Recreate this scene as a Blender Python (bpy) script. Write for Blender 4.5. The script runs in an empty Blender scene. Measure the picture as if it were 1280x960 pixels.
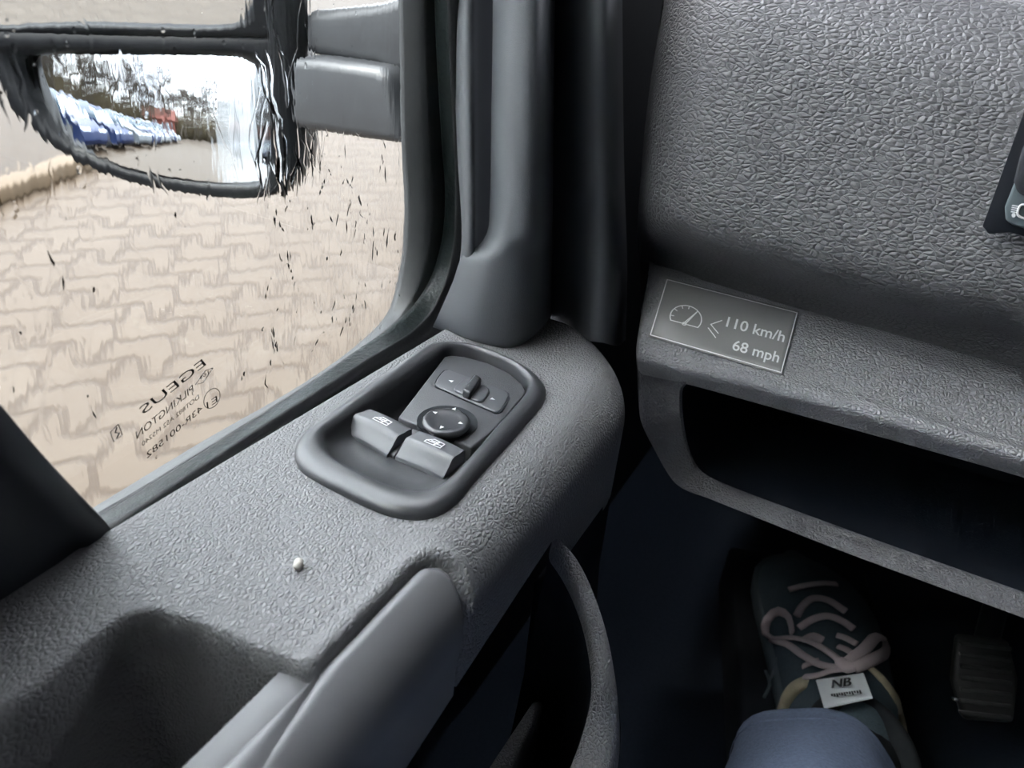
import bpy, bmesh, math, random
import numpy as np
from mathutils import Vector, Matrix

# ------------------------------------------------------------------ camera
F = 1000.0                       # focal length in pixels of a 1280 wide frame
ax_y = Vector((0.474, -0.412, 0.778)).normalized()      # van's forward, seen in camera axes (right, down, depth)
ax_x = Vector((0.885, 0.299, -0.357))
ax_x = (ax_x - ax_y * ax_x.dot(ax_y)).normalized()      # van's right
ax_z = ax_x.cross(ax_y)                                  # up
CAM = Vector((0.0, 0.0, 1.45))
c_right = Vector((ax_x[0], ax_y[0], ax_z[0]))
c_down = Vector((ax_x[1], ax_y[1], ax_z[1]))
c_fwd = Vector((ax_x[2], ax_y[2], ax_z[2]))
scene = bpy.context.scene
cd = bpy.data.cameras.new('camera')
cam = bpy.data.objects.new('camera', cd)
scene.collection.objects.link(cam)
m = Matrix((c_right, -c_down, -c_fwd)).transposed().to_4x4()
m.translation = CAM
cam.matrix_world = m
cd.sensor_width = 36.0
cd.lens = F / 1280.0 * 36.0
cd.clip_start = 0.01
cd.clip_end = 500
cd.dof.use_dof = True
cd.dof.focus_distance = 0.43
cd.dof.aperture_fstop = 12.0
scene.camera = cam

# ------------------------------------------------------------------ sky and light
world = bpy.data.worlds.new('overcast_sky')
scene.world = world
world.use_nodes = True
wn = world.node_tree.nodes
wl = world.node_tree.links
wn.clear()
w_out = wn.new('ShaderNodeOutputWorld')
w_bg = wn.new('ShaderNodeBackground')
w_tc = wn.new('ShaderNodeTexCoord')
w_ns = wn.new('ShaderNodeTexNoise')
w_ns.inputs['Scale'].default_value = 2.2
w_ns.inputs['Detail'].default_value = 5
w_rp = wn.new('ShaderNodeValToRGB')
w_rp.color_ramp.elements[0].position = 0.35
w_rp.color_ramp.elements[0].color = (0.69, 0.74, 0.86, 1)
w_rp.color_ramp.elements[1].position = 0.65
w_rp.color_ramp.elements[1].color = (0.96, 0.97, 1.0, 1)
wl.new(w_tc.outputs['Generated'], w_ns.inputs['Vector'])
wl.new(w_ns.outputs['Fac'], w_rp.inputs['Fac'])
wl.new(w_rp.outputs['Color'], w_bg.inputs['Color'])
# overcast sky: the zenith three times as bright as the horizon
w_sx = wn.new('ShaderNodeSeparateXYZ')
w_mx = wn.new('ShaderNodeMath')
w_mx.operation = 'MAXIMUM'
w_mx.inputs[1].default_value = 0.0
w_ma = wn.new('ShaderNodeMath')
w_ma.operation = 'MULTIPLY_ADD'
w_ma.inputs[1].default_value = 16.0
w_ma.inputs[2].default_value = 8.0
wl.new(w_tc.outputs['Generated'], w_sx.inputs[0])
wl.new(w_sx.outputs['Z'], w_mx.inputs[0])
wl.new(w_mx.outputs[0], w_ma.inputs[0])
wl.new(w_ma.outputs[0], w_bg.inputs['Strength'])
wl.new(w_bg.outputs['Background'], w_out.inputs['Surface'])

sd = bpy.data.lights.new('sun', 'SUN')
sd.energy = 9.0
sd.angle = math.radians(25)
sd.color = (1.0, 0.95, 0.88)
sun = bpy.data.objects.new('sun', sd)
scene.collection.objects.link(sun)
sun.rotation_euler = Vector((0.35, 0.55, -1.0)).to_track_quat('-Z', 'Y').to_euler()

scene.view_settings.view_transform = 'Standard'
scene.view_settings.look = 'None'
scene.view_settings.gamma = 1.0
scene.view_settings.use_curve_mapping = False
scene.view_settings.exposure = -0.12

# ------------------------------------------------------------------ helpers
C = scene.collection


def ray(px, py):
    a, b = (px - 640.0) / F, (py - 480.0) / F
    return c_right * a + c_down * b + c_fwd


def U(px, py, X=None, Y=None, Z=None, d=None):
    """a point of the place on the sight line of a photo point, at the given X, Y, height relative to the lens, or depth"""
    r = ray(px, py)
    if X is not None:
        t = X / r.x
    elif Y is not None:
        t = Y / r.y
    elif Z is not None:
        t = Z / r.z
    else:
        t = d
    return CAM + r * t


def Upl(px, py, p0, n):
    r = ray(px, py)
    t = (p0 - CAM).dot(n) / r.dot(n)
    return CAM + r * t


def resample(pts, n, closed=False, smooth=True):
    P = [Vector(p) for p in pts]
    if smooth:
        Q = []
        k = len(P)
        rng = range(k if closed else k - 1)
        for i in rng:
            p1, p2 = P[i], P[(i + 1) % k]
            p0 = P[(i - 1) % k] if (closed or i > 0) else p1 * 2 - p2
            p3 = P[(i + 2) % k] if (closed or i + 2 < k) else p2 * 2 - p1
            # centripetal parametrisation
            t0 = 0.0
            t1 = t0 + max((p1 - p0).length, 1e-9) ** .5
            t2 = t1 + max((p2 - p1).length, 1e-9) ** .5
            t3 = t2 + max((p3 - p2).length, 1e-9) ** .5
            for j in range(12):
                t = t1 + (t2 - t1) * j / 12
                A1 = p0 * ((t1 - t) / (t1 - t0)) + p1 * ((t - t0) / (t1 - t0))
                A2 = p1 * ((t2 - t) / (t2 - t1)) + p2 * ((t - t1) / (t2 - t1))
                A3 = p2 * ((t3 - t) / (t3 - t2)) + p3 * ((t - t2) / (t3 - t2))
                B1 = A1 * ((t2 - t) / (t2 - t0)) + A2 * ((t - t0) / (t2 - t0))
                B2 = A2 * ((t3 - t) / (t3 - t1)) + A3 * ((t - t1) / (t3 - t1))
                Q.append(B1 * ((t2 - t) / (t2 - t1)) + B2 * ((t - t1) / (t2 - t1)))
        if not closed:
            Q.append(P[-1])
        P = Q
    if closed:
        P = P + [P[0]]
    L = [0.0]
    for a, b in zip(P, P[1:]):
        L.append(L[-1] + (b - a).length)
    out = []
    j = 0
    for i in range(n):
        s = L[-1] * i / (n if closed else n - 1)
        while j < len(P) - 2 and L[j + 1] < s:
            j += 1
        w = (s - L[j]) / max(L[j + 1] - L[j], 1e-12)
        out.append(P[j].lerp(P[j + 1], min(max(w, 0), 1)))
    return out


def polar(poly, c, n):
    """n points of a closed 2D outline seen from c at equal angles"""
    out = []
    k = len(poly)
    for i in range(n):
        a = 2 * math.pi * i / n
        dx, dy = math.cos(a), math.sin(a)
        best = None
        for j in range(k):
            x1, y1 = poly[j][0] - c[0], poly[j][1] - c[1]
            x2, y2 = poly[(j + 1) % k][0] - c[0], poly[(j + 1) % k][1] - c[1]
            ex, ey = x2 - x1, y2 - y1
            den = dx * ey - dy * ex
            if abs(den) < 1e-15:
                continue
            t = (x1 * ey - y1 * ex) / den
            u = (x1 * dy - y1 * dx) / den
            if t > 0 and -1e-9 <= u <= 1 + 1e-9 and (best is None or t > best):
                best = t
        out.append((c[0] + dx * (best or 0), c[1] + dy * (best or 0)))
    return out


def sdf(poly, X, Y):
    """signed distance (positive inside) of points to a polygon, numpy"""
    P = np.array([(p[0], p[1]) for p in poly])
    d = np.full(X.shape, 1e9)
    inside = np.zeros(X.shape, bool)
    n = len(P)
    for i in range(n):
        x1, y1 = P[i]
        x2, y2 = P[(i + 1) % n]
        ex, ey = x2 - x1, y2 - y1
        t = np.clip(((X - x1) * ex + (Y - y1) * ey) / (ex * ex + ey * ey + 1e-18), 0, 1)
        d = np.minimum(d, np.hypot(X - x1 - t * ex, Y - y1 - t * ey))
        cond = ((y1 > Y) != (y2 > Y)) & (X < (x2 - x1) * (Y - y1) / (y2 - y1 + 1e-18) + x1)
        inside ^= cond
    return np.where(inside, d, -d)


def sstep(x):
    x = np.clip(x, 0, 1)
    return x * x * (3 - 2 * x)


def link(name, verts, faces, mat=None, parent=None, smooth=True, sharp=None):
    me = bpy.data.meshes.new(name)
    me.from_pydata([tuple(v) for v in verts], [], faces)
    me.validate()
    me.update()
    o = bpy.data.objects.new(name, me)
    C.objects.link(o)
    if mat is not None:
        me.materials.append(mat)
    if parent is not None:
        o.parent = parent
        o.matrix_parent_inverse = Matrix.Translation(parent.location).inverted() if parent.type == 'EMPTY' else Matrix()
    bm = bmesh.new()
    bm.from_mesh(me)
    bmesh.ops.recalc_face_normals(bm, faces=bm.faces)
    bm.to_mesh(me)
    bm.free()
    for p in me.polygons:
        p.use_smooth = smooth
    if smooth and sharp:
        try:
            me.set_sharp_from_angle(angle=math.radians(sharp))
        except Exception:
            pass
    return o


class MB:
    """collects shapes for ONE mesh object"""
    def __init__(self):
        self.v, self.f = [], []

    def add(self, v, f):
        b = len(self.v)
        self.v += [Vector(p) for p in v]
        self.f += [tuple(i + b for i in q) for q in f]
        return self

    def grid(self, rows, cu=False, cv=False, cap0=False, cap1=False):
        nr, nc = len(rows), len(rows[0])
        v = [p for r in rows for p in r]
        f = []
        for i in range(nr if cu else nr - 1):
            for j in range(nc if cv else nc - 1):
                a, b = i, (i + 1) % nr
                c, d = j, (j + 1) % nc
                f.append((a * nc + c, a * nc + d, b * nc + d, b * nc + c))
        if cap0:
            f.append(tuple(range(nc))[::-1])
        if cap1:
            f.append(tuple((nr - 1) * nc + j for j in range(nc)))
        return self.add(v, f)

    def prism(self, pts, off):
        n = len(pts)
        P = [Vector(p) for p in pts]
        Q = [p + Vector(off) for p in P]
        f = [tuple(range(n)), tuple(range(2 * n - 1, n - 1, -1))]
        f += [(i, (i + 1) % n, (i + 1) % n + n, i + n) for i in range(n)]
        return self.add(P + Q, f)

    def box(self, c, s, rot=None):
        hx, hy, hz = s[0] / 2, s[1] / 2, s[2] / 2
        P = [Vector((x, y, z)) for z in (-hz, hz) for x, y in ((-hx, -hy), (hx, -hy), (hx, hy), (-hx, hy))]
        if rot is not None:
            P = [rot @ p for p in P]
        P = [p + Vector(c) for p in P]
        return self.add(P, [(3, 2, 1, 0), (4, 5, 6, 7), (0, 1, 5, 4), (1, 2, 6, 5), (2, 3, 7, 6), (3, 0, 4, 7)])

    def tube(self, path, rad, n=8, flat=1.0, up=None, cap=True):
        P = [Vector(p) for p in path]
        R = rad if isinstance(rad, (list, tuple)) else [rad] * len(P)
        rows = []
        prev = Vector(up) if up is not None else None
        for i, p in enumerate(P):
            t = (P[min(i + 1, len(P) - 1)] - P[max(i - 1, 0)])
            if t.length < 1e-12:
                t = Vector((0, 0, 1))
            t.normalize()
            a = prev if prev is not None else (Vector((0, 0, 1)) if abs(t.z) < .9 else Vector((1, 0, 0)))
            a = (a - t * a.dot(t))
            if a.length < 1e-6:
                a = t.orthogonal()
            a.normalize()
            b = t.cross(a)
            prev = a
            rows.append([p + (a * math.cos(2 * math.pi * k / n) * flat + b * math.sin(2 * math.pi * k / n)) * R[i] for k in range(n)])
        return self.grid(rows, cv=True, cap0=cap, cap1=cap)

    def lathe(self, c, axis, prof, n=32, ref=None):
        """prof: (radius, height) pairs along axis"""
        ax = Vector(axis).normalized()
        a = ax.orthogonal().normalized() if ref is None else Vector(ref)
        a = (a - ax * a.dot(ax)).normalized()
        b = ax.cross(a)
        rows = [[Vector(c) + ax * h + (a * math.cos(2 * math.pi * k / n) + b * math.sin(2 * math.pi * k / n)) * r for k in range(n)] for r, h in prof]
        return self.grid(rows, cv=True, cap0=True, cap1=True)

    def build(self, name, mat=None, parent=None, smooth=True, sharp=40, bevel=0, seg=3, solid=0, off=-1.0, sub=0):
        o = link(name, self.v, self.f, mat, parent, smooth, None)
        if solid:
            md = o.modifiers.new('thickness', 'SOLIDIFY')
            md.thickness = solid
            md.offset = off
        if bevel:
            md = o.modifiers.new('edges', 'BEVEL')
            md.width = bevel
            md.segments = seg
            md.limit_method = 'ANGLE'
            md.angle_limit = math.radians(35)
            md.harden_normals = False
        if sub:
            md = o.modifiers.new('round', 'SUBSURF')
            md.levels = md.render_levels = sub
        if smooth and sharp and not sub:
            try:
                if not bevel:
                    o.data.set_sharp_from_angle(angle=math.radians(sharp))
            except Exception:
                pass
        return o


def tag(o, label=None, cat=None, group=None, kind=None):
    if label:
        o['label'] = label
    if cat:
        o['category'] = cat
    if group:
        o['group'] = group
    if kind:
        o['kind'] = kind
    return o


def empty(name, loc):
    o = bpy.data.objects.new(name, None)
    o.empty_display_size = 0.02
    C.objects.link(o)
    o.location = loc
    return o


FONT_CACHE = {}


def text_mesh(body, o, ex, ey, height, width=None, shear=0.0, align='LEFT', bold=0.0):
    """letters as mesh data: origin o, baseline direction ex, up direction ey; scaled to cap height and to width"""
    cu = bpy.data.curves.new('letters', 'FONT')
    cu.body = body
    cu.size = 1.0
    cu.shear = shear
    cu.offset = bold
    ob = bpy.data.objects.new('letters', cu)
    C.objects.link(ob)
    dg = bpy.context.evaluated_depsgraph_get()
    dg.update()
    me = bpy.data.meshes.new_from_object(ob.evaluated_get(dg))
    vs = [Vector(v.co) for v in me.vertices]
    fs = [tuple(p.vertices) for p in me.polygons]
    bpy.data.objects.remove(ob)
    bpy.data.curves.remove(cu)
    bpy.data.meshes.remove(me)
    x0, x1 = min(v.x for v in vs), max(v.x for v in vs)
    sy = height / 0.69
    sx = width / (x1 - x0) if width else sy
    if align == 'RIGHT':
        x0 = x1
    ex, ey = Vector(ex).normalized(), Vector(ey).normalized()
    return [Vector(o) + ex * ((v.x - x0) * sx) + ey * (v.y * sy) for v in vs], fs


# ------------------------------------------------------------------ materials
def nt(name):
    mt = bpy.data.materials.new(name)
    mt.use_nodes = True
    n = mt.node_tree.nodes
    return mt, n, mt.node_tree.links, n['Principled BSDF']


def plain(name, col, rough=0.5, metal=0.0, spec=0.5, noise=0.0, nscale=40, bump=0.0, bscale=300, coat=0.0):
    mt, n, l, b = nt(name)
    b.inputs['Base Color'].default_value = (*col, 1)
    b.inputs['Roughness'].default_value = rough
    b.inputs['Metallic'].default_value = metal
    b.inputs['Specular IOR Level'].default_value = spec
    if coat:
        b.inputs['Coat Weight'].default_value = coat
        b.inputs['Coat Roughness'].default_value = 0.05
    tc = n.new('ShaderNodeTexCoord')
    if noise:
        ns = n.new('ShaderNodeTexNoise')
        ns.inputs['Scale'].default_value = nscale
        ns.inputs['Detail'].default_value = 4
        l.new(tc.outputs['Object'], ns.inputs['Vector'])
        mx = n.new('ShaderNodeMix')
        mx.data_type = 'RGBA'
        mx.inputs[6].default_value = (*[c * (1 - noise) for c in col], 1)
        mx.inputs[7].default_value = (*[min(1, c * (1 + noise)) for c in col], 1)
        l.new(ns.outputs['Fac'], mx.inputs[0])
        l.new(mx.outputs[2], b.inputs['Base Color'])
    if bump:
        nb = n.new('ShaderNodeTexNoise')
        nb.inputs['Scale'].default_value = bscale
        nb.inputs['Detail'].default_value = 3
        l.new(tc.outputs['Object'], nb.inputs['Vector'])
        bp = n.new('ShaderNodeBump')
        bp.inputs['Strength'].default_value = bump
        bp.inputs['Distance'].default_value = 0.0006
        l.new(nb.outputs['Fac'], bp.inputs['Height'])
        l.new(bp.outputs['Normal'], b.inputs['Normal'])
    return mt


def leather(name, col, rough, cell, strength, stretch=(1, 1, 1), dist=0.0005, spec=0.4):
    """moulded leather grain: rounded pebbles parted by fine creases"""
    mt, n, l, b = nt(name)
    b.inputs['Roughness'].default_value = rough
    b.inputs['Specular IOR Level'].default_value = spec
    tc = n.new('ShaderNodeTexCoord')
    mp = n.new('ShaderNodeMapping')
    mp.inputs['Scale'].default_value = stretch
    l.new(tc.outputs['Object'], mp.inputs['Vector'])
    wob = n.new('ShaderNodeTexNoise')
    wob.inputs['Scale'].default_value = 0.55 / cell
    wob.inputs['Detail'].default_value = 2
    l.new(mp.outputs['Vector'], wob.inputs['Vector'])
    sub = n.new('ShaderNodeVectorMath')
    sub.operation = 'SUBTRACT'
    sub.inputs[1].default_value = (.5, .5, .5)
    l.new(wob.outputs['Color'], sub.inputs[0])
    sc = n.new('ShaderNodeVectorMath')
    sc.operation = 'SCALE'
    sc.inputs['Scale'].default_value = cell * 1.0
    l.new(sub.outputs['Vector'], sc.inputs[0])
    ad = n.new('ShaderNodeVectorMath')
    l.new(mp.outputs['Vector'], ad.inputs[0])
    l.new(sc.outputs['Vector'], ad.inputs[1])
    vo = n.new('ShaderNodeTexVoronoi')
    vo.feature = 'DISTANCE_TO_EDGE'
    vo.inputs['Scale'].default_value = 1.0 / cell
    l.new(ad.outputs['Vector'], vo.inputs['Vector'])
    mr = n.new('ShaderNodeMapRange')
    mr.inputs['From Min'].default_value = 0.0
    mr.inputs['From Max'].default_value = 0.42
    l.new(vo.outputs['Distance'], mr.inputs['Value'])
    dome = n.new('ShaderNodeMath')
    dome.operation = 'POWER'
    dome.inputs[1].default_value = 0.55
    l.new(mr.outputs['Result'], dome.inputs[0])
    fine = n.new('ShaderNodeTexNoise')
    fine.inputs['Scale'].default_value = 2.2 / cell
    fine.inputs['Detail'].default_value = 3
    l.new(mp.outputs['Vector'], fine.inputs['Vector'])
    mul = n.new('ShaderNodeMath')
    mul.operation = 'MULTIPLY_ADD'
    mul.inputs[1].default_value = 0.22
    l.new(fine.outputs['Fac'], mul.inputs[0])
    l.new(dome.outputs[0], mul.inputs[2])
    bp = n.new('ShaderNodeBump')
    bp.inputs['Strength'].default_value = strength
    bp.inputs['Distance'].default_value = dist
    l.new(mul.outputs['Value'], bp.inputs['Height'])
    l.new(bp.outputs['Normal'], b.inputs['Normal'])
    b.inputs['Base Color'].default_value = (*col, 1)
    return mt


M = {}
M['arm'] = leather('armrest_grain', (0.2342, 0.2355, 0.2452), 0.46, 0.0025, 0.9, (1.5, 1.0, 1.0), 0.0007)
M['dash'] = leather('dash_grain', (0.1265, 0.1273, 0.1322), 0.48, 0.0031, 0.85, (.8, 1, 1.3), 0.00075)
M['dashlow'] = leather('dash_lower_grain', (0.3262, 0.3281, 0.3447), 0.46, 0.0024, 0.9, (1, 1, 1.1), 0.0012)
M['frame'] = leather('frame_grain', (0.175, 0.177, 0.19), 0.48, 0.0024, 0.8, (1, 1, 1.1), 0.0010)
M['smooth'] = plain('satin_plastic', (0.1778, 0.1809, 0.1930), 0.42, bump=0.12, bscale=1800)
M['pillar'] = plain('pillar_plastic', (0.0849, 0.0916, 0.1010), 0.5, bump=0.2, bscale=1500)
M['bezel'] = plain('bezel_plastic', (0.0456, 0.0472, 0.0523), 0.33, bump=0.12, bscale=2500)
M['console'] = plain('console_plastic', (0.0756, 0.0776, 0.0847), 0.42, bump=0.35, bscale=2500)
M['switch'] = plain('switch_plastic', (0.1056, 0.1098, 0.1199), 0.36)
M['knob'] = plain('knob_plastic', (0.0480, 0.0499, 0.0557), 0.25)
M['black'] = plain('black_plastic', (0.0086, 0.0109, 0.0161), 0.5)
M['rubber'] = plain('black_rubber', (0.015, 0.016, 0.018), 0.6, bump=0.3, bscale=500)
M['gap'] = plain('shut_line_black', (0.0072, 0.0105, 0.0156), 0.8)
M['dark'] = plain('shaded_moulding', (0.0150, 0.0195, 0.0292), 0.8, spec=.12, bump=.3, bscale=900)  # shade inside the slot and pocket put into the plastic's colour
M['white'] = plain('white_print', (0.9200, 0.9315, 0.9430), 0.5)
M['carpet'] = plain('dark_carpet', (0.0146, 0.0228, 0.0378), 0.95, noise=.4, nscale=300, bump=0.6, bscale=900)
M['headliner'] = plain('headliner_cloth', (0.0450, 0.0450, 0.0450), 0.9)
M['wallin'] = plain('bulkhead_grey', (0.0192, 0.0192, 0.0208), 0.7)
M['vanwhite'] = plain('van_white_paint', (0.3539, 0.3684, 0.3832), 0.25, coat=0.5)

SILL = CAM.z - 0.222
FLOOR = CAM.z - 0.66

# ------------------------------------------------------------------ ground outside
def paving_material():
    mt, n, l, b = nt('interlocking_pavers')
    tc = n.new('ShaderNodeTexCoord')
    mp = n.new('ShaderNodeMapping')
    mp.inputs['Rotation'].default_value = (0, 0, math.radians(-12))
    l.new(tc.outputs['Object'], mp.inputs['Vector'])
    wob = n.new('ShaderNodeTexNoise')
    wob.inputs['Scale'].default_value = 9
    l.new(mp.outputs['Vector'], wob.inputs['Vector'])
    wsc = n.new('ShaderNodeVectorMath')
    wsc.operation = 'MULTIPLY_ADD'
    wsc.inputs[1].default_value = (.03, .03, 0)
    l.new(wob.outputs['Color'], wsc.inputs[0])
    l.new(mp.outputs['Vector'], wsc.inputs[2])
    sx = n.new('ShaderNodeSeparateXYZ')
    l.new(wsc.outputs['Vector'], sx.inputs[0])

    def math_(op, a, bb=None, c=None):
        k = n.new('ShaderNodeMath')
        k.operation = op
        for i, v in enumerate((a, bb, c)):
            if v is None:
                continue
            if isinstance(v, (int, float)):
                k.inputs[i].default_value = v
            else:
                l.new(v, k.inputs[i])
        return k.outputs[0]
    W, H, A = 0.26, 0.180, 0.050
    # zigzag bed joint: clipped triangle wave across
    ph = math_('DIVIDE', sx.outputs['X'], W)
    tri = math_('PINGPONG', ph, 0.5)                       # 0..0.5
    tri = math_('SUBTRACT', math_('MULTIPLY', tri, 4.0), 1.0)
    tri = math_('MULTIPLY', tri, 1.5)
    tri = math_('MINIMUM', math_('MAXIMUM', tri, -1.0), 1.0)
    v = math_('ADD', sx.outputs['Y'], math_('MULTIPLY', tri, A))
    row = math_('DIVIDE', v, H)
    ri = math_('FLOOR', row)
    fr = math_('FRACT', row)
    db = math_('MULTIPLY', math_('MINIMUM', fr, math_('SUBTRACT', 1.0, fr)), H)      # distance to bed joint
    half = math_('MULTIPLY', math_('FLOORED_MODULO', ri, 2.0), 0.5)
    px = math_('FRACT', math_('ADD', math_('ADD', ph, half), math_('MULTIPLY', math_('SUBTRACT', fr, .5), .25)))
    dh = math_('MULTIPLY', math_('MINIMUM', px, math_('SUBTRACT', 1.0, px)), W)
    d = math_('MINIMUM', db, dh)
    mr = n.new('ShaderNodeMapRange')
    mr.interpolation_type = 'SMOOTHSTEP'
    mr.inputs['From Min'].default_value = 0.004
    mr.inputs['From Max'].default_value = 0.028
    l.new(d, mr.inputs['Value'])
    ns = n.new('ShaderNodeTexNoise')
    ns.inputs['Scale'].default_value = 3.5
    ns.inputs['Detail'].default_value = 8
    ns.inputs['Roughness'].default_value = 0.65
    l.new(tc.outputs['Object'], ns.inputs['Vector'])
    rp = n.new('ShaderNodeValToRGB')
    rp.color_ramp.elements[0].position = 0.3
    rp.color_ramp.elements[0].color = (0.0280, 0.0184, 0.0105, 1)
    rp.color_ramp.elements[1].position = 0.7
    rp.color_ramp.elements[1].color = (0.0358, 0.0249, 0.0154, 1)
    l.new(ns.outputs['Fac'], rp.inputs['Fac'])
    mx = n.new('ShaderNodeMix')
    mx.data_type = 'RGBA'
    mx.inputs[6].default_value = (0.0169, 0.0089, 0.0030, 1)
    l.new(mr.outputs['Result'], mx.inputs[0])
    l.new(rp.outputs['Color'], mx.inputs[7])
    l.new(mx.outputs[2], b.inputs['Base Color'])
    b.inputs['Roughness'].default_value = 0.6
    b.inputs['Specular IOR Level'].default_value = 0.2
    bp = n.new('ShaderNodeBump')
    bp.inputs['Distance'].default_value = 0.008
    bp.inputs['Strength'].default_value = 0.7
    l.new(mr.outputs['Result'], bp.inputs['Height'])
    l.new(bp.outputs['Normal'], b.inputs['Normal'])
    return mt


g = MB().prism([(-60, -110, 0), (60, -110, 0), (60, 40, 0), (-60, 40, 0)], (0, 0, -0.1)).build('ground', paving_material(), smooth=False)
tag(g, kind='structure')
M['verge'] = plain('verge_gravel', (0.0135, 0.0070, 0.0018), 0.9, noise=.55, nscale=14, bump=1.0, bscale=40)
M['kerb'] = plain('kerb_concrete', (0.0366, 0.0211, 0.0066), 0.8, noise=.25, nscale=6)
kb = MB()
for i in range(14):
    y0 = 0.2 + i * 1.0
    kb.prism([(-3.98 - (y0 - 2) * .32, y0, 0), (-3.84 - (y0 - 2) * .32, y0, 0), (-3.84 - (y0 - 1.01) * .32, y0 + .99, 0), (-3.98 - (y0 - 1.01) * .32, y0 + .99, 0)], (0, 0, .08))
kb.build('kerb', M['kerb'], bevel=.015)
tag(bpy.data.objects['kerb'], kind='structure')
vb = MB()
rows = []
rnd = random.Random(3)
for i in range(16):
    y = 0.2 + i
    rows.append([Vector((-3.98 - (y - 2) * .32 - j * .6, y, 0.05 + (rnd.random() * .12 if j else 0))) for j in range(20)])
vb.grid(rows).build('verge_land', M['verge'])
tag(bpy.data.objects['verge_land'], kind='structure')

# ------------------------------------------------------------------ cab shell
Xs = lambda y: -0.239 + (y - 0.148) * 0.046         # sill edge beside the window
XIN, RAD = -0.106, 0.030


def structure(name, mb, mat, **k):
    o = mb.build(name, mat, **k)
    tag(o, kind='structure')
    return o


structure('floor', MB().box((0.37, 0.1, FLOOR - .02), (1.25, 2.1, .04)), M['carpet'], smooth=False)
structure('ceiling', MB().box((0.40, -.1, CAM.z + .62), (1.39, 1.7, .04)), M['headliner'], smooth=False)
structure('windscreen_blocker', MB().box((.40, .80, CAM.z + .42), (1.39, .05, .44)), M['headliner'], smooth=False)  # unseen drop panel added to narrow the light from the windscreen
structure('wall_rear', MB().box((0.40, -.98, CAM.z - .02), (1.39, .04, 1.3)), M['wallin'], smooth=False)
structure('wall_front', MB().box((0.37, 1.13, CAM.z - .32), (1.25, .04, .80)), M['carpet'], smooth=False)
wr = MB().box((1.02, .1, CAM.z - .02), (.05, 2.1, 1.3))
structure('wall_right_blocker', wr, M['wallin'], smooth=False)  # unseen side wall, closed and brought inward to cut windscreen light

# ------------------------------------------------------------------ door panel
door = empty('door_panel', (-0.17, 0.14, FLOOR))
tag(door, 'black grained plastic van door panel with armrest ledge, pull cup and map pocket', 'door panel')

ys = np.arange(-0.17, 0.4301, 0.0022)
sflat = np.arange(-0.112, 0.0, 0.002)
SA = RAD * math.pi / 2
sarc = np.linspace(0, SA, 20)
sdown = np.linspace(0, 1, 18)[1:]


def xin(y):
    x = np.full(np.shape(y), XIN)
    r = 0.075
    t = np.clip((y - 0.365) / r, 0, 0.92)
    return x - r * (1 - np.sqrt(1 - t * t)) * 1.1


def zlow(y):
    """lower edge of the armrest moulding, along the top of the map pocket"""
    return np.where(y > 0.287, -0.30, -0.266 - (0.285 - y) * 0.165)


scoop_px = [(-160, 1010), (-60, 930), (0, 888), (35, 866), (71, 838), (106, 806), (142, 780), (167, 769), (188, 766), (213, 772), (248, 782), (319, 813), (372, 832), (398, 842)]
scoop = [U(a, b, Z=-.222) for a, b in scoop_px]
scoop = [(p.x, p.y) for p in resample(scoop, 40)] + [(-.1235, .122), (-.1225, .105), (-.1225, -.15), (-.20, -.15)]
bez_o_px = [(369, 571), (371, 560), (377, 549), (398, 532), (440, 500), (490, 465), (528, 440), (541, 434), (556, 433), (598, 439), (635, 454), (664, 470), (678, 484), (682, 494), (678, 505), (650, 539), (620, 573), (590, 606), (575, 625), (560, 638), (543, 647), (525, 650), (505, 649), (486, 645), (456, 633), (426, 618), (396, 602), (377, 589)]
bez_o = [U(a, b, Z=-.222) for a, b in bez_o_px]
bez_o = [(p.x, p.y) for p in resample(bez_o, 120, closed=True)]
hand = [(-.1265, .204), (-.1265, .14), (-.1205, .10), (-.1205, -.5), (.02, -.5), (.02, .188), (-.075, .192), (-.100, .199), (-.112, .206), (-.121, .207)]


def handle_sd(S, Yg):
    """distance inside the grab handle's outline in the unrolled (s, y) plane"""
    s0 = np.where(Yg > .14, 0.0095, np.where(Yg < .10, .0155, .0155 - (Yg - .10) / .04 * .006))
    d1 = S - s0
    yf = 0.206 - np.clip(S - .022, 0, .04) * .25
    d2 = yf - Yg
    r = .012
    q1, q2 = r - d1, r - d2
    corner = r - np.hypot(np.maximum(q1, 0), np.maximum(q2, 0))
    return np.where((q1 > 0) & (q2 > 0), corner, np.minimum(d1, d2))


def sheet_point(s, y, off):
    """s along the cross-section, measured from where the top starts to round over"""
    xi = xin(y)
    zl = zlow(y)
    x = np.where(s <= 0, xi - RAD + s, 0)
    z = np.zeros_like(x)
    nx, nz = np.zeros_like(x), np.ones_like(x)
    a = np.clip(s / RAD, 0, math.pi / 2)
    x = np.where(s > 0, xi - RAD + RAD * np.sin(a), x)
    z = np.where(s > 0, -RAD * (1 - np.cos(a)), z)
    nx = np.where(s > 0, np.sin(a), nx)
    nz = np.where(s > 0, np.cos(a), nz)
    dn = np.maximum(s - SA, 0)
    z = z - dn
    return x + nx * off, z + nz * off


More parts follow.
